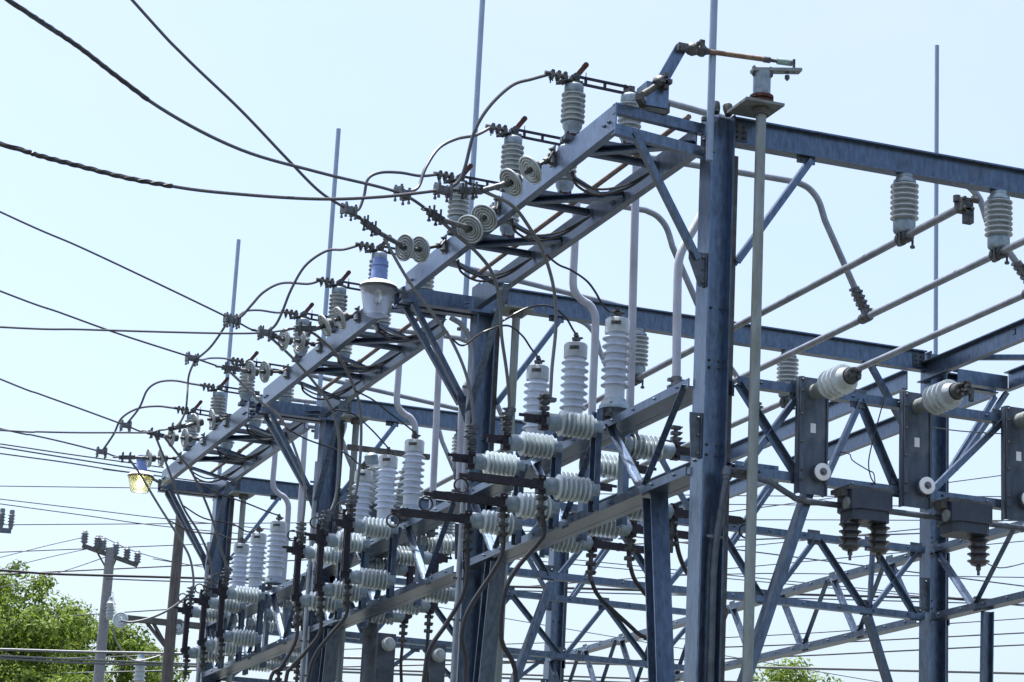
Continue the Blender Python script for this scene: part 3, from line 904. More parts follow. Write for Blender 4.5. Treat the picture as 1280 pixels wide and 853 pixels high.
for i, q in enumerate(((484, 806), (547, 820))):
    P = at(*q, 'y', 2*L-.26)
    t = empty('hanging_plate', P)
    tag(t, f'{["left", "right"][i]} of two narrow grey plates with pale round ends behind the middle bay', 'plate', 'narrow plates under the third truss')
    MB().prism((0, .05, .14), (0, .05, -1.1), chan(.24, .06, .012), up=(1, 0, 0), flip=True).build('plate', 'dull galvanised steel', t)
    for z in (0, -.72):
        MB().lathe((0, .05, z), (0, -1, 0), [(0, .06), (.08, .06), (.085, .082), (.115, .084), (.12, .07), (.15, .066), (.155, .04)], 20).build('insulator', 'grey porcelain', t)

# loose wires above the transformer
def wire_obj(name, pts, r, m_, label, cat, group=None, n=6, sm=6):
    o = MB().tube(smooth_path(pts, sm), r, n).build(name, m_)
    return tag(o, label, cat, group)
wire_obj('loose_wire', [at(*q, 'y', -.15) for q in ((1107, 492), (1094, 540), (1086, 575), (1088, 595), (1094, 606))], .005, 'black cable', 'thin black wire hanging down to the left transformer', 'wire')
wire_obj('loose_wire', [at(*q, 'y', -.15) for q in ((1050, 565), (1062, 568), (1066, 576), (1085, 588), (1092, 592), (1094, 606))], .005, 'black cable', 'thin wire with a free kinked end above the left transformer', 'wire')
wire_obj('loose_wire', [at(*q, 'y', -.12) for q in ((1165, 534), (1200, 539), (1260, 543))], .005, 'pale cable', 'thin pale wire stretched between two switch plates', 'wire')
wire_obj('loose_wire', [at(*q, 'y', .4) for q in ((1225, 700), (1250, 710), (1285, 703))], .005, 'grey cable', 'thin wire trailing right from the transformer bushing', 'wire')

# ------------------------------------------------------------------ conduits
def conduit(pts, r, label, m_='aluminium pipe'):
    t = empty('conduit', pts[0])
    tag(t, label, 'conduit', 'conduits on the columns')
    p0 = Vector(pts[0])
    q = [Vector(p)-p0 for p in pts]
    MB().tube([q[0]]+smooth_path(q[1:-1], 5)+[q[-1]] if len(q) > 4 else q, r, 12).build('pipe', m_, t)
    for z in (5.3, 4.9, 3.5, 7.2):
        p = [a_ for a_ in pts if True]
        if min(a_[2] for a_ in pts) < z < max(a_[2] for a_ in pts)-.2:
            x, y = pts[0][0], pts[0][1]
            MB().box(Vector((x, y, z))-p0, (.14, .03, .02)).build('strap', 'clamp metal', t)
conduit([(.02, -.10, 2.0), (.02, -.10, 4.6), (.03, -.11, 4.85), (.075, -.16, 5.30), (.08, -.165, 5.36)], .030, 'conduit climbing inside the web of the foreground column to a dark elbow box', 'dull galvanised steel')
conduit([(.30, -.17, 5.385), (.45, -.17, 5.36), (.62, -.17, 5.28), (.75, -.17, 5.25), (1.4, -.17, 5.25), (3.2, -.17, 5.25)], .024, 'thin conduit sagging along below the lower chord from the elbow box to the transformers', 'dull galvanised steel')
t = empty('conduit_elbow', (.08, -.165, 5.40))
tag(t, 'dark elbow box joining two conduits on the foreground column', 'elbow box', 'conduits on the columns')
MB().lathe((0, 0, -.06), (0, 0, 1), [(0, .036), (.03, .036), (.031, .045), (.07, .045), (.10, .03)], 12).lathe((-.02, 0, 0), (1, 0, -.03), [(0, .036), (.16, .042), (.20, .036), (.24, .03)], 12).build('body', 'dull galvanised steel', t)
MB().box((.10, -.04, -.004), (.15, .012, .055)).build('cover', 'dark fitting', t)
conduit([(-.16, L-.16, 2.0), (-.16, L-.16, 7.45), (-.17, L-.16, 7.6), (-.21, L-.16, 7.74), (-.30, L-.16, 7.84), (-.40, L-.16, 7.88)], .027, 'pale conduit climbing the left edge of the second front column')
conduit([(-.17, 2*L-.17, 2.0), (-.17, 2*L-.17, 7.45)], .03, 'pale conduit climbing the left edge of the third front column')
conduit([(-.17, 3*L-.17, 2.0), (-.17, 3*L-.17, 7.3)], .03, 'conduit climbing the left edge of the farthest front column')
# ------------------------------------------------------------------ suspension strings and incoming lines
ATT_OLD = [[1.09, 2.44, 3.88], [6.43, 7.90, 9.33], [12.04, 13.44, 14.79]]

def make_string(A, pts, d_out):
    """A on the rail; pts: disc 1, disc 2, strain clamp"""
    t = empty('suspension_string', A)
    D1, D2, C = [p-A for p in pts]
    d1 = D1.normalized(); d2 = (D2-D1).normalized(); d3 = (C-D2).normalized()
    sd_ = d1.cross(Vector((0, 0, 1))).normalized()
    c = MB().tube([Vector((-.02, 0, .03))+sd_*.03, d1*.07+sd_*.03, d1*.09, d1*.07-sd_*.03, Vector((-.02, 0, .03))-sd_*.03], .011, 8)
    c.lathe(d1*.06, d1, [(0, .028), (.04, .028), (.05, .016), (max(.06, D1.length-.13), .016)], 10).box((-.004, 0, 0), (.012, .09, .17))
    for z in (-.06, .06): c.bolt((-.01, 0, z), (-1, 0, 0), .016, .02)
    c.build('shackle', 'dark fitting', t)
    for P_, d in ((D1, d1.lerp(d2, .5).normalized()), (D2, d2.lerp(d3, .15).normalized())):
        sk = MB().lathe(P_, d, [(-.02, .045), (-.012, .10), (.003, .126), (.016, .128), (.022, .122), (.018, .117), (-.004, .113), (-.006, .104), (.020, .100), (.022, .095), (.018, .091), (-.006, .087), (-.008, .079), (.020, .075), (.022, .070), (.018, .066), (-.010, .062), (-.010, .054), (.018, .050), (.018, .044), (-.004, .040), (.0, .028)], 32).build('disc', 'grey porcelain', t)
        MB().lathe(P_-d*.085, d, [(0, .03), (.01, .048), (.055, .052), (.07, .046)], 16).build('disc_cap', 'aged steel', sk)
        MB().lathe(P_, d, [(0, .024), (.07, .018)], 10).build('pin', 'dark fitting', sk)
    n = (C-D2).length
    MB().lathe(D2+d3*.05, d3, [(0, .02), (.03, .03), (.07, .022), (.12, .024), (max(.14, n-.06), .022), (max(.15, n), .018)], 10).build('yoke', 'clamp metal', t)
    e = C+d_out*.2
    c = MB().prism(C-d_out*.02, e, rect(.045, .05))
    s2 = d_out.cross(Vector((0, 0, 1))).normalized()
    for q in range(2):
        for s_ in (-.024, .024): c.lathe(C+d_out*(.05+.1*q)+s2*s_+Vector((0, 0, .07)), (0, 0, -1), [(0, .010), (.12, .010), (.12, .017), (.135, .017)], 6)
    c.tube([e+d_out*.05+s2*.03*math.cos(a_*.7)+d_out*.03*math.sin(a_*.7) for a_ in range(10)], .007, 5)
    c.build('strain_clamp', 'dark fitting', t)
    return t
# rail point, discs, strain clamp, then the line outwards to the frame edge
STR = [[[(692, 188), (664, 212), (640, 228), (600, 239)], [(622, 258), (606, 272), (588, 286), (552, 275)], [(556, 305), (526, 312), (507, 310), (472, 290)]],
       [[(448, 385), (426, 398), (407, 407), (393, 411)], [(400, 427), (376, 427), (356, 425), (343, 420)], [(359, 465), (332, 465), (314, 465), (298, 462)]],
       [[(284, 517), (266, 524), (246, 529), (230, 533)], [(255, 544), (232, 548), (215, 547), (203, 545)], [(226, 569), (202, 573), (187, 573), (167, 572)]]]
LINES = [[[(554, 238), (480, 246), (400, 249), (300, 243), (215, 233), (100, 208), (0, 180)],
          [(541, 268), (498, 241), (400, 216), (300, 187), (200, 135), (100, 60), (10, 0)],
          [(436, 263), (400, 240), (360, 200), (300, 137), (230, 70), (165, 0)]],
         [[(369, 411), (356, 413), (331, 416), (290, 417), (200, 415), (100, 412), (0, 409)],
          [(325, 415), (312, 411), (289, 399), (200, 356), (100, 309), (0, 265)],
          [(276, 459), (240, 447), (150, 418), (75, 391), (0, 364)]],
         [[(214, 536), (200, 538), (186, 541), (150, 541), (100, 541), (50, 540), (0, 538)],
          [(195, 543), (177, 540), (157, 532), (100, 511), (50, 493), (0, 474)],
          [(150, 572), (142, 570), (127, 565), (80, 553), (40, 544), (0, 536)]]]
DIRS = [[(-.98, -.20), (-.80, -.60), (-.92, -.40)], [(-1, .0), (-.98, -.2), (-.98, -.2)], [(-1, .0), (-.99, -.12), (-.99, -.05)]]
PL = {}
for k in range(3):
    for i in range(3):
        A = at(*STR[k][i][0], 'x', -.962)
        A = Vector((-.962, A.y, min(8.16, max(8.04, A.z))))
        E_ = A+Vector((*DIRS[k][i], 0))
        PL[k, i] = (A, E_)
        sp_ = [in_plane(*q, A, E_) for q in STR[k][i][1:]]
        pts = [in_plane(*q, A, E_) for q in LINES[k][i]]
        d_out = (pts[0]-sp_[2]).normalized()
        tag(make_string(A, sp_, d_out), f'{ORD3[i]} of three pale twin disc strings on the {BAYN[k]} outer rail', 'insulator string', 'two disc strings holding the incoming lines')
        pts = [sp_[2]+d_out*.1] + pts
        dl = (pts[-1]-pts[-2]).normalized()
        pts += [pts[-1]+dl*3+Vector((0, 0, .1)), pts[-1]+dl*7+Vector((0, 0, .5))]
        t = empty('overhead_line', A)
        tag(t, f'incoming bare overhead line tied to the {ORD3[i]} disc string of the {BAYN[k]} bay', 'overhead line', 'incoming overhead lines')
        MB().tube([p-A for p in smooth_path(pts, 8)], [.0135, .011, .0115][k], 8).build('conductor', 'grey cable', t)
        if k == 0 and i < 2:
            ps = [in_plane(*q, A, E_)-A for q in ([(215, 233), (160, 223), (100, 208), (50, 195), (0, 180)] if i == 0 else [(185, 125), (140, 91), (100, 60), (60, 33), (10, 0)])]
            ps = smooth_path(ps+[ps[-1]+dl*1.5], 8)
            wr = MB().tube(ps, .017, 8)
            for s_ in range(3):          # helical rods laid round the conductor
                hp = []
                n = len(ps)*4
                for j in range(n):
                    f = j/(n-1)*(len(ps)-1); a0 = int(min(f, len(ps)-2)); p = ps[a0].lerp(ps[a0+1], f-a0)
                    q = j*.22+s_*2.09
                    hp.append(p+Vector((0, math.cos(q), math.sin(q)))*.015)
                wr.tube(hp, .006, 5)
            wr.build('armour_wrap', 'armour wrap', t)

def on_line(k, i, px, py): return in_plane(px, py, *PL[k, i])
def clamp_block(mb, p, ax):
    ax = ax.normalized()
    up = Vector((0, 0, 1))
    sd_ = ax.cross(up).normalized()
    mb.prism(p-ax*.065, p+ax*.065, rect(.055, .06))
    for a_ in (-.055, .055):
        mb.prism(p+ax*(a_-.013), p+ax*(a_+.013), rect(.085, .085))
        for s in (-.03, .03):
            mb.lathe(p+ax*a_+sd_*s+up*.06, -up, [(0, .012), (.02, .012), (.02, .008), (.12, .008), (.12, .013), (.14, .013)], 6)

# jumper loops from the switch terminals to the lines
def jumper(k, i, px_path, cl_px, line, label, r=.0145, start=None):
    A = Vector((-.92-.21, SWY[k][i], 8.202+.553)) if start is None else start
    C = on_line(*line, *cl_px)
    mid = [in_plane(*q, A, C) for q in px_path]
    t = empty('jumper_cable', C)
    tag(t, label, 'jumper cable', 'looped jumper cables on the switches')
    pts = [p-C for p in smooth_path([A]+mid+[C], 7)]
    MB().tube(pts, r, 8).build('cable', 'grey cable', t)
    c = MB(); clamp_block(c, Vector((0, 0, 0)), PL[line][1]-PL[line][0]); c.build('line_clamp', 'clamp metal', t)
jumper(0, 0, [(665, 99), (640, 107), (612, 133), (593, 165), (581, 210), (572, 228)], (554, 238), (0, 0), 'topmost grey jumper loop, falling steeply from the highest switch to the nearest line')
jumper(0, 1, [(595, 169), (570, 174), (548, 186), (532, 210), (522, 235)], (503, 242), (0, 1), 'grey jumper loop from the middle switch of the nearest platform to its line clamp')
jumper(0, 2, [(525, 220), (500, 216), (475, 216), (460, 224), (455, 245), (448, 262)], (436, 263), (0, 2), 'low flat grey jumper loop from the leftmost switch of the nearest platform')
jumper(1, 0, [(430, 312), (408, 314), (382, 332), (364, 362), (352, 392), (343, 408)], (331, 416), (1, 0), 'steep grey jumper loop from the rightmost switch of the middle platform')
jumper(1, 1, [(385, 355), (353, 354), (330, 365), (314, 382), (301, 396)], (288, 399), (1, 1), 'round grey jumper loop from the middle switch of the middle platform')
jumper(1, 2, [(345, 391), (323, 388), (305, 390)], (292, 401), (1, 1), 'short flat grey jumper from the leftmost switch of the middle platform', .012)
jumper(2, 0, [(278, 448), (262, 448), (252, 450)], (240, 448), (1, 2), 'short grey jumper from the rightmost switch of the farthest platform', .012)
jumper(2, 1, [(240, 480), (218, 476), (198, 478), (184, 488), (174, 510)], (157, 532), (2, 1), 'grey jumper loop from the middle switch of the farthest platform')
jumper(2, 2, [(215, 510), (196, 508), (172, 511), (152, 523), (142, 543)], (127, 565), (2, 2), 'leftmost grey jumper loop from the last switch of the farthest platform')
# taps between two lines
A, C = on_line(1, 1, 286, 400), on_line(1, 2, 246, 449)
wire_obj('tap_cable', [A]+[A.lerp(C, f)+Vector((0, 0, -.06*math.sin(f*3.14))) for f in (.3, .6)]+[C], .013, 'grey cable', 'straight tap cable linking two line clamps left of the middle bay', 'tap cable')
A, C = on_line(1, 2, 243, 452), on_line(2, 0, 218, 535)
wire_obj('tap_cable', [A]+[in_plane(*q, A, C) for q in ((236, 470), (234, 495), (232, 513), (226, 527))]+[C], .013, 'grey cable', 'hanging tap cable curving from a line clamp down to the farthest bay', 'tap cable')

# cables from the strain clamps down to the blade switches
def down(k, i, path, label, x_end=-.66):
    A = on_line(k, i, *path[0])
    C = Vector((x_end-.05, FRY[k][i], ZU+.16))
    n = len(path)
    pts = [A]
    for j, q in enumerate(path[1:], 1):
        f = j/n
        # the cable swings in from the strain clamp towards the column line
        pts.append(in_plane(*q, A, C) if abs((C-A).to_2d().normalized().dot(Vector((ray(*q).y, -ray(*q).x)).normalized())) > .45 else at(*q, 'y', A.y+(C.y-A.y)*f))
    pts.append(C)
    t = empty('drop_cable', A)
    tag(t, label, 'drop cable', 'cables dropping from the strain clamps to the blade switches')
    MB().tube([p-A for p in smooth_path(pts, 6)], .0155, 8).build('cable', 'pale cable', t)
    d = (pts[-2]-pts[-1]).normalized()
    c = MB().lathe(C-A, d, [(0, .024), (.16, .024)], 8)
    for j in range(3): c.box(C-A+d*(.03+.05*j), (.085, .06, .03)).bolt(C-A+d*(.03+.05*j)+Vector((-.04, -.02, 0)), (-1, 0, 0), .012, .03)
    c.build('end_lug', 'clamp metal', t)
    return A, C
down(0, 0, [(606, 240), (640, 257), (662, 285), (680, 318), (692, 360), (695, 405), (690, 460), (687, 500)], 'drop cable curving under the rail down to the rightmost open blade switch')
down(0, 1, [(545, 270), (566, 290), (596, 316), (616, 343), (625, 380), (627, 420), (634, 470), (637, 515)], 'drop cable passing the second column to the middle open blade switch')
down(0, 2, [(480, 298), (510, 350), (540, 391), (561, 420), (578, 455), (588, 490), (592, 530)], 'drop cable crossing the second column to the leftmost open blade switch')
down(1, 0, [(372, 411), (388, 415), (401, 424), (423, 446), (439, 476), (450, 510), (451, 560), (446, 610)], 'drop cable to the rightmost closed blade switch of the middle bay')
down(1, 1, [(335, 419), (369, 451), (401, 489), (418, 520), (424, 560), (420, 620)], 'drop cable to the middle closed blade switch of the middle bay')
down(1, 2, [(284, 462), (300, 477), (323, 500), (350, 522), (368, 560), (381, 610)], 'drop cable to the leftmost closed blade switch of the middle bay')
down(2, 0, [(205, 546), (223, 569), (240, 591), (262, 640), (276, 685), (285, 715)], 'drop cable to the rightmost closed blade switch of the farthest bay')
down(2, 1, [(193, 542), (206, 575), (228, 632), (248, 665), (261, 695), (265, 722)], 'drop cable to the middle closed blade switch of the farthest bay')
down(2, 2, [(160, 572), (175, 593), (196, 628), (226, 676), (238, 700), (242, 730)], 'drop cable to the leftmost closed blade switch of the farthest bay')

# leads to the arresters
def lead(k, i, path, y0, label):
    C = Vector((-.05, ARY[k][i], 6.27+.88))
    A = at(*path[0], 'y', y0)
    n = len(path)
    pts = [A]+[at(*q, 'y', y0+(C.y-y0)*j/n) for j, q in enumerate(path[1:], 1)]+[C]
    wire_obj('arrester_lead', pts, .010, 'black cable', label, 'lead', 'thin leads to the surge arresters')
lead(0, 0, [(682, 318), (698, 331), (714, 338), (733, 351), (744, 365), (752, 379), (762, 390)], 1.3, 'thin black lead snaking down to the tallest looking arrester of the nearest bay')
lead(0, 1, [(627, 402), (660, 385), (687, 383), (706, 396), (716, 412)], 2.5, 'thin black lead arching to the middle arrester of the nearest bay')
lead(0, 2, [(564, 423), (579, 432), (603, 416), (633, 407), (652, 419), (664, 436)], 3.4, 'thin black lead waving across the second column to the lowest looking arrester')
lead(1, 0, [(443, 488), (466, 500), (485, 515), (505, 530)], 7.0, 'thin lead to the rightmost arrester of the middle bay')
lead(1, 1, [(414, 512), (440, 517), (462, 535), (478, 552)], 8.0, 'thin lead to the middle arrester of the middle bay')
lead(1, 2, [(357, 535), (385, 550), (430, 566), (448, 580)], 9.0, 'thin lead to the leftmost arrester of the middle bay')
lead(2, 0, [(245, 602), (275, 618), (305, 628), (335, 640)], 13.0, 'thin lead to the rightmost arrester of the farthest bay')
lead(2, 1, [(227, 631), (255, 648), (290, 655), (310, 665)], 14.0, 'thin lead to the middle arrester of the farthest bay')
lead(2, 2, [(210, 650), (238, 664), (270, 668), (290, 674)], 15.0, 'thin lead to the leftmost arrester of the farthest bay')

# black cables hanging from the lower terminals
def hang(k, i, rear, path, label):
    s = 1 if rear else -1
    y = FRY[k][i]+(.46 if rear else 0)
    A = Vector((s*.69, y, ZL-.02 if True else 0))
    pts = [A]+[at(*q, 'y', y+(.02*j)) for j, q in enumerate(path)]
    e = pts[-1]
    pts.append(e+Vector((.05*s, 0, -.9)))
    pts.append(e+Vector((.25*s, 0, -2.6)))
    wire_obj('hanging_cable', pts, .021, 'black cable', label, 'cable', 'black cables hanging below the blade switches', 8)
hang(0, 0, False, [(680, 665), (672, 680), (645, 712), (630, 745), (627, 800), (645, 850)], 'thick black cable swinging left below the rightmost open blade switch')
hang(0, 1, False, [(628, 690), (615, 717), (586, 762), (577, 797), (582, 837)], 'thick black cable below the middle open blade switch, bowing to the left')
hang(0, 2, False, [(584, 715), (578, 745), (558, 780), (537, 812), (530, 850)], 'thick black cable below the leftmost open blade switch beside the second column')
hang(0, 0, True, [(843, 660), (848, 690), (858, 715), (875, 740)], 'black cable behind the foreground column from a rear switch')
hang(0, 1, True, [(786, 695), (792, 722), (806, 742), (822, 765)], 'short black cable passing behind the twin channel strut')
hang(0, 2, True, [(737, 715), (746, 742), (768, 765), (795, 790), (822, 820)], 'long black cable slanting right from the leftmost rear switch of the nearest bay')
hang(1, 0, False, [(433, 768), (412, 795), (395, 818), (385, 850)], 'black cable below the rightmost closed blade switch of the middle bay')
hang(1, 1, False, [(400, 790), (382, 815), (364, 835), (357, 853)], 'black cable below the middle closed blade switch of the middle bay')
hang(1, 2, False, [(370, 800), (352, 833), (337, 853)], 'black cable below the leftmost closed blade switch of the middle bay')
for k in (1, 2):
    for i in range(3):
        A = Vector((.69, FRY[k][i]+.46, ZL-.2))
        q = random.uniform(.8, 1.2)
        wire_obj('hanging_cable', [A, A+Vector((.0, 0, -.25)), A+Vector((.08, .05, -.6)), A+Vector((.3*q, .1, -.95)), A+Vector((.7*q, .2, -1.25)), A+Vector((.95*q, .25, -1.7)), A+Vector((1*q, .25, -3))], .019, 'black cable',
                 f'black cable below the {ORD3[i]} rear switch of the {BAYN[k]} bay', 'cable', 'black cables hanging below the blade switches', 8)

# ------------------------------------------------------------------ recloser behind the middle bay
P = at(484, 640, 'y', 9.6)
t = empty('recloser', P)
tag(t, 'grey recloser with two slanted porcelain bushings behind the middle bay arresters', 'recloser')
MB().box((0, 0, -.25), (.6, .45, .5)).box((0, 0, .01), (.64, .49, .03)).build('tank', 'dull galvanised steel', t)
for x in (-.12, .13):
    d = Vector((x*1.6, 0, 1)).normalized()
    b_ = MB().lathe((x, 0, .02), d, [(0, .09)]+[(.05+h, r) for h, r in shed_prof(0, 6, .075, .075, .115, .007)]+[(.52, .07)], 18).build('bushing', 'grey porcelain', t)
    MB().lathe(Vector((x, 0, .02))+d*.52, d, [(0, .08), (.10, .08), (.13, .05)], 14).build('cap', 'insulator cap', b_)
P0 = Vector((0, .3, -6))
MB().tube([(0, .35, -.4), (0, .35, -P.z)], .09, 12).build('support_post', 'dull galvanised steel', t)
MB().bar((-.5, .1, .72), (.5, .1, .72), .06, .06).build('top_bar', 'aged steel', t)

# ------------------------------------------------------------------ yard lamps
def lamp(c, lit, label, aim):
    c = Vector(c)
    hh = .78 if lit else 1.0
    t = empty('yard_lamp', c)
    tag(t, label, 'lamp')
    dome = MB().lathe((0, 0, .0), (0, 0, 1), [(0, .178), (.012, .184), (.025, .178), (.055, .13), (.075, .09), (.08, .07)], 28).build('shade', 'white enamel', t)
    MB().lathe((0, 0, .0), (0, 0, -1), [(-.002, .178), (.02, .176), (.27*hh, .125), (.28*hh, .118), (.276*hh, .110), (.02, .165)], 28).build('refractor', 'frosted glass' if not lit else 'lit glass', t)
    MB().lathe((0, 0, -.02), (0, 0, -1), [(0, .02), (.03, .035), (.09, .045), (.13, .03), (.14, .01)], 14).build('bulb', 'glowing bulb' if lit else 'lamp bulb', t)
    MB().lathe((0, 0, .075), (0, 0, 1), [(0, .082), (.13, .078), (.14, .07), (.15, .085), (.165, .085), (.17, .07), (.22, .07), (.225, .05)], 20).build('ballast_housing', 'blue housing', t)
    MB().lathe((0, 0, -.004), (0, 0, 1), [(0, .180), (.004, .187), (.010, .187), (.014, .180)], 28).build('rim', 'dark fitting', t)
    a_ = Vector(aim)-c
    MB().tube([(.10, 0, .06), a_*.6+Vector((0, 0, .02)), a_], .022, 8).box(a_, (.08, .06, .1)).build('bracket_arm', 'dull galvanised steel', t)
    if lit:
        ld = bpy.data.lights.new('lamp_light', 'POINT'); ld.energy = 10; ld.color = (1, .90, .32); ld.shadow_soft_size = .05
        lo = bpy.data.objects.new('lamp_light', ld); scene.collection.objects.link(lo); lo.parent = t; lo.location = (0, 0, -.10)
lamp(at(473, 360, 'y', 5.2), False, 'large unlit yard lamp with a glass bowl and blue housing beside the nearest rail end', (-.93, 5.2, 8.02))
lamp(at(176, 596, 'y', 16.3), True, 'small yard lamp glowing yellow at the far left end of the rails', (-.93, 16.3, 8.05))

# ------------------------------------------------------------------ background poles
def tubep(p0, p1, r0, r1, n=12): return MB().tube([p0, p1], [r0, r1], n)
D1 = 80
P = atd(138, 690, D1); P.z = 0
t = empty('utility_pole', P)
tag(t, 'concrete utility pole with a crossarm of six upright insulators rising over the trees', 'utility pole')
top = atd(138, 690, D1)
tubep((0, 0, 0), (0, 0, top.z+.1), .22, .16).build('shaft', 'concrete', t)
a0, a1 = atd(103, 682, D1)-P, atd(172, 707, D1)-P
MB().bar(a0, a1, .12, .14).build('crossarm', 'aged steel', t)
for q in ((105, 678), (121, 684), (128, 687), (144, 692), (158, 698), (171, 703)):
    p = atd(q[0], q[1]+4, D1)-P
    MB().lathe(p, (0, 0, 1), [(0, .05), (.08, .06)]+[(.08+h, r) for h, r in shed_prof(0, 4, .09, .09, .13, .01)]+[(.5, .06), (.52, .03)], 12).build('pin_insulator', 'slate porcelain', t)
c = MB()
for s in (0, 1):
    e = a0.lerp(a1, .25 if s == 0 else .62)
    c.tube([e, Vector((0, 0, e.z-.7))], .03, 6)
c.build('arm_brace', 'aged steel', t)
p = atd(105, 689, D1)
# ------ second crossarm pole at the left edge
PL2 = atd(-14, 662, 62); z2 = PL2.z; PL2.z = 0
t = empty('utility_pole', PL2)
tag(t, 'utility pole at the left edge of which only a crossarm end with two insulators shows', 'utility pole')
tubep((0, 0, 0), (0, 0, z2+.3), .2, .15).build('shaft', 'concrete', t)
a1 = atd(14, 664, 62)-PL2; a0 = atd(-42, 660, 62)-PL2
MB().bar(a0, a1, .1, .12).build('crossarm', 'dull galvanised steel', t)
for q in ((1, 660), (13, 662)):
    p = atd(*q, 62)-PL2
    MB().lathe(p, (0, 0, 1), [(0, .05), (.08, .06)]+[(.08+h, r) for h, r in shed_prof(0, 4, .08, .06, .09, .01)]+[(.46, .07), (.5, .06)], 12).build('pin_insulator', 'slate porcelain', t)

W = atd(226, 645, 40); zt = W.z; W.z = 0
t = empty('wooden_pole', W)
tag(t, 'plain weathered wooden pole standing left of the farthest column', 'wooden pole')
tubep((.0, 0, 0), (0, 0, zt), .12, .085).build('shaft', 'weathered wood', t)
a0, a1 = atd(158, 773, 40)-W, atd(250, 783, 40)-W
MB().bar(a0, a1, .09, .10).build('side_arm', 'aged steel', t)
c = MB().tube([a0.lerp(a1, .25), Vector((0, 0, a1.z-.45))], .03, 6).tube([a0.lerp(a1, .35), Vector((0, 0, a1.z-.45))], .03, 6)
c.build('arm_brace', 'aged steel', t)
def bigdisc(px, py, d, label, name='disc_insulator'):
    p = atd(px, py, d)
    t = empty(name, p)
    tag(t, label, 'insulator')
    MB().lathe((0, 0, 0), (-.5, -.85, 0), [(-.03, .03), (-.02, .11), (0, .135), (.02, .135), (.03, .12), (.02, .10), (.035, .09), (.03, .05), (.06, .04)], 24).build('disc', 'glazed porcelain', t)
    MB().lathe((0, 0, 0), (.5, .85, 0), [(.0, .06), (.1, .055), (.12, .03)], 12).build('disc_cap', 'aged steel', t)
bigdisc(151, 775, 40, 'grey disc insulator at the tip of the side arm on the wooden pole')
bigdisc(224, 784, 40, 'grey disc insulator where the side arm crosses the wooden pole')
for (x, y, d, lb) in ((138, 762, 79.5, 'small ribbed insulator fixed to the side of the concrete pole'), (175, 838, 60, 'small ribbed insulator hung on the low sagging cable before the trees')):
    p = atd(x, y, d); t = empty('ribbed_insulator', p); tag(t, lb, 'insulator')
    MB().lathe((0, 0, -.35), (0, 0, 1), [(0, .08)]+[(.05+h, r) for h, r in shed_prof(0, 5, .11, .12, .17, .01)]+[(.65, .1)], 12).build('porcelain', 'grey porcelain', t)
    MB().lathe((0, 0, .3), (0, 0, 1), [(0, .1), (.1, .08), (.12, .04)], 12).build('cap', 'insulator cap', t)

# background wires
def bgw(pts, d0, d1, r, label, m_='grey cable', cat='wire', x0=6, x1=30):
    n = len(pts)
    P = [atd(*q, d0+(d1-d0)*j/(n-1)) for j, q in enumerate(pts)]
    e0 = P[0]+(P[0]-P[1]).normalized()*x0
    e1 = P[-1]+(P[-1]-P[-2]).normalized()*x1
    wire_obj('background_wire', [e0]+P+[e1], r, m_, label, cat, 'thin wires in the background', 6)
bgw([(0, 555), (80, 567), (165, 579)], 45, 45, .014, 'upper of three thin wires running to the far lamp', x1=.6)
bgw([(0, 559), (80, 572), (170, 586)], 45, 45, .014, 'middle of three thin wires running to the far lamp', x1=.6)
bgw([(0, 567), (80, 578), (165, 591), (330, 612)], 45, 45, .014, 'lowest of three thin wires running past the far lamp')
bgw([(0, 624), (110, 637), (220, 650), (440, 672)], 80, 80, .018, 'faint wire passing over the wooden pole top')
bgw([(0, 630), (110, 645), (213, 659), (440, 680)], 80, 80, .018, 'faint wire just below the wooden pole top')
bgw([(0, 713), (55, 717), (110, 719), (220, 722), (440, 728)], 60, 60, .032, 'dark thick cable crossing the concrete pole', 'black cable')
bgw([(140, 724), (220, 727), (440, 733)], 60, 60, .016, 'thin wire under the dark cable right of the concrete pole', x0=.1)
bgw([(0, 697), (60, 682), (104, 672)], 80, 80, .014, 'thin wire sloping up to the concrete pole, upper one', x1=.1)
bgw([(0, 712), (60, 697), (120, 684)], 80, 80, .014, 'thin wire sloping up to the concrete pole, middle one', x1=.1)
bgw([(30, 727), (80, 714), (128, 698)], 80, 80, .014, 'thin wire sloping up to the concrete pole, lower one', x1=.1)
bgw([(130, 672), (170, 690), (230, 705), (330, 722)], 80, 80, .014, 'thin wire sloping down right from the concrete pole', x0=.1, x1=40)
bgw([(0, 812), (100, 815), (205, 817), (420, 822)], 50, 50, .028, 'upper of three grey cables crossing the tree', 'pale cable')
bgw([(0, 820), (100, 825), (205, 829), (420, 836)], 50, 50, .022, 'middle of three grey cables crossing the tree', 'pale cable')
bgw([(0, 823), (100, 829), (205, 832), (420, 840)], 50, 50, .022, 'lowest of three grey cables crossing the tree', 'pale cable')
bgw([(141, 742), (143, 760), (150, 775)], 78, 60, .02, 'short curved cable between the concrete pole and the side arm disc', 'pale cable', x0=.1, x1=.1)
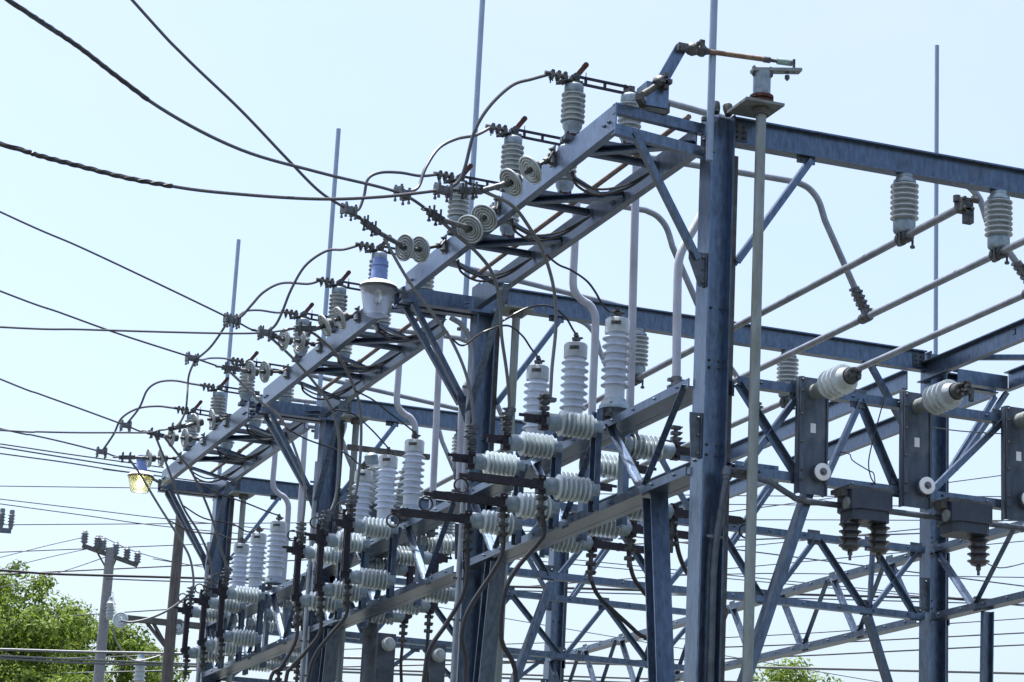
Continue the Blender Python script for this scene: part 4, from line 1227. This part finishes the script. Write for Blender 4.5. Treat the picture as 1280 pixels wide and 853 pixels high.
for j, (a, b_, c_) in enumerate((((640, 616), (950, 620), (1285, 621)), ((640, 628), (950, 631), (1285, 634)), ((640, 652), (950, 650), (1285, 651)),
                               ((560, 668), (760, 660), (910, 640)), ((640, 705), (900, 686), (1285, 648)), ((640, 730), (900, 712), (1285, 676)),
                               ((540, 741), (900, 718), (1285, 722)), ((640, 805), (950, 795), (1285, 773)), ((640, 816), (950, 808), (1285, 791)), ((640, 829), (950, 822), (1285, 806)), ((590, 690), (800, 680), (1285, 662)))):
    if j in (1, 4, 5, 8):          # these end behind the foreground column
        f_ = (892-a[0])/(b_[0]-a[0]); a = (892, a[1]+(b_[1]-a[1])*f_); b_ = (b_[0]+60, b_[1]+(c_[1]-b_[1])*60/(c_[0]-b_[0]))
    bgw([a, b_, c_], 95, 95, .022 if j < 8 else .03, f'{["first", "second", "third", "fourth", "fifth", "sixth", "seventh", "eighth", "ninth", "tenth", "last"][j]} thin wire from the top crossing behind the right truss', x0=45 if j not in (1, 4, 5, 8) else .1)
# sagging cables low left
wire_obj('sagging_cable', [atd(*q, 39.5) for q in ((151, 776), (165, 778), (190, 772), (215, 760), (238, 742))], .02, 'pale cable', 'cable rising right from the side arm disc towards the farthest switches', 'cable')
wire_obj('sagging_cable', [atd(*q, 52) for q in ((141, 785), (146, 803), (158, 820), (170, 826), (185, 824), (205, 818))], .02, 'pale cable', 'cable sagging below the concrete pole in front of the tree', 'cable')

# ------------------------------------------------------------------ trees
def tree(px, py, d, halfw, hgt, label, seed, n=16000, leaf=.17):
    rnd = random.Random(seed)
    d, halfw, hgt, leaf, n = d*1.75, halfw*1.75, hgt*1.75, leaf*1.55, int(n*1.15)          # well beyond the poles
    top = atd(px, py, d)
    base = Vector((top.x, top.y, 0))
    H = top.z
    t = empty('broadleaf_tree', base)
    tag(t, label, 'tree', 'leafy trees beyond the yard')
    tr = MB()
    tr.tube([(0, 0, 0), (.1, .1, H*.25), (0, .2, H*.5), (.1, 0, H*.8)], [.28, .22, .16, .05], 10)
    clumps = []
    for q in range(42):
        a_ = rnd.uniform(0, 2*math.pi)
        u = rnd.random()**.6
        zz = rnd.uniform(0, 1)
        env = math.sqrt(max(0, 1-(zz*1.0)**2.2))*.95+.08
        c = Vector((math.cos(a_)*u*halfw*env, math.sin(a_)*u*halfw*env, H-hgt+hgt*zz*.93))
        clumps.append((c, rnd.uniform(.45, .95)*halfw*.36))
    for q in range(16):          # sprays that break the outline
        a_ = rnd.uniform(0, 2*math.pi); zz = rnd.uniform(.1, 1.0)
        env = math.sqrt(max(0, 1-zz**2.2))+.12
        clumps.append((Vector((math.cos(a_)*halfw*env*1.12, math.sin(a_)*halfw*env*1.12, H-hgt+hgt*(zz*.97+.04))), halfw*rnd.uniform(.10, .17)))
    for c, r in clumps[:12]+clumps[-16:]:
        s = Vector((0, .1, H*rnd.uniform(.35, .6)))
        m_ = s.lerp(c, .5)+Vector((rnd.uniform(-.2, .2), rnd.uniform(-.2, .2), .2))
        n_ = smooth_path([s, m_, c], 4)
        tr.tube(n_, [.055-.045*i_/(len(n_)-1) for i_ in range(len(n_))], 6)
    tr.build('trunk', 'bark', t)
    cr = MB()
    tot = sum(r**2 for c, r in clumps)
    for c, r in clumps:
        for q in range(int(n*r*r/tot)):
            v = Vector((rnd.gauss(0, 1), rnd.gauss(0, 1), rnd.gauss(0, 1))).normalized()*r*rnd.uniform(.45, 1.08)
            v.z *= .8
            p = c+v
            nrm = (v.normalized()+Vector((rnd.uniform(-.8, .8), rnd.uniform(-.8, .8), rnd.uniform(-.3, 1.0)))).normalized()
            a_ = nrm.orthogonal().normalized()
            a_ = Matrix.Rotation(rnd.uniform(0, 6.28), 3, nrm) @ a_
            bb = nrm.cross(a_)
            l_ = leaf*rnd.uniform(.6, 1.2); w_ = l_*.4
            cr.add([p-a_*l_*.5, p+bb*w_*.5+nrm*.02, p+a_*l_*.5, p-bb*w_*.5+nrm*.02], [(0, 1, 2, 3)])
    cr.build('crown', 'leaf', t, 180)
tree(-8, 712, 58, 2.2, 4.2, 'bright green tree at the left edge reaching highest', 3)
tree(62, 752, 62, 2.6, 4.2, 'bright green tree behind the concrete pole, left part of the mass', 5, 20000)
tree(128, 778, 60, 1.9, 3.4, 'rounded green tree just right of the concrete pole', 8)
tree(172, 802, 66, 1.5, 3.0, 'low green tree crown before the wooden pole', 11, 7000)
tree(20, 765, 54, 2.2, 3.6, 'dense green tree low in the left corner', 14)
tree(985, 834, 62, 2.0, 3.0, 'green treetop peeping up low behind the foreground column', 21, 7000)
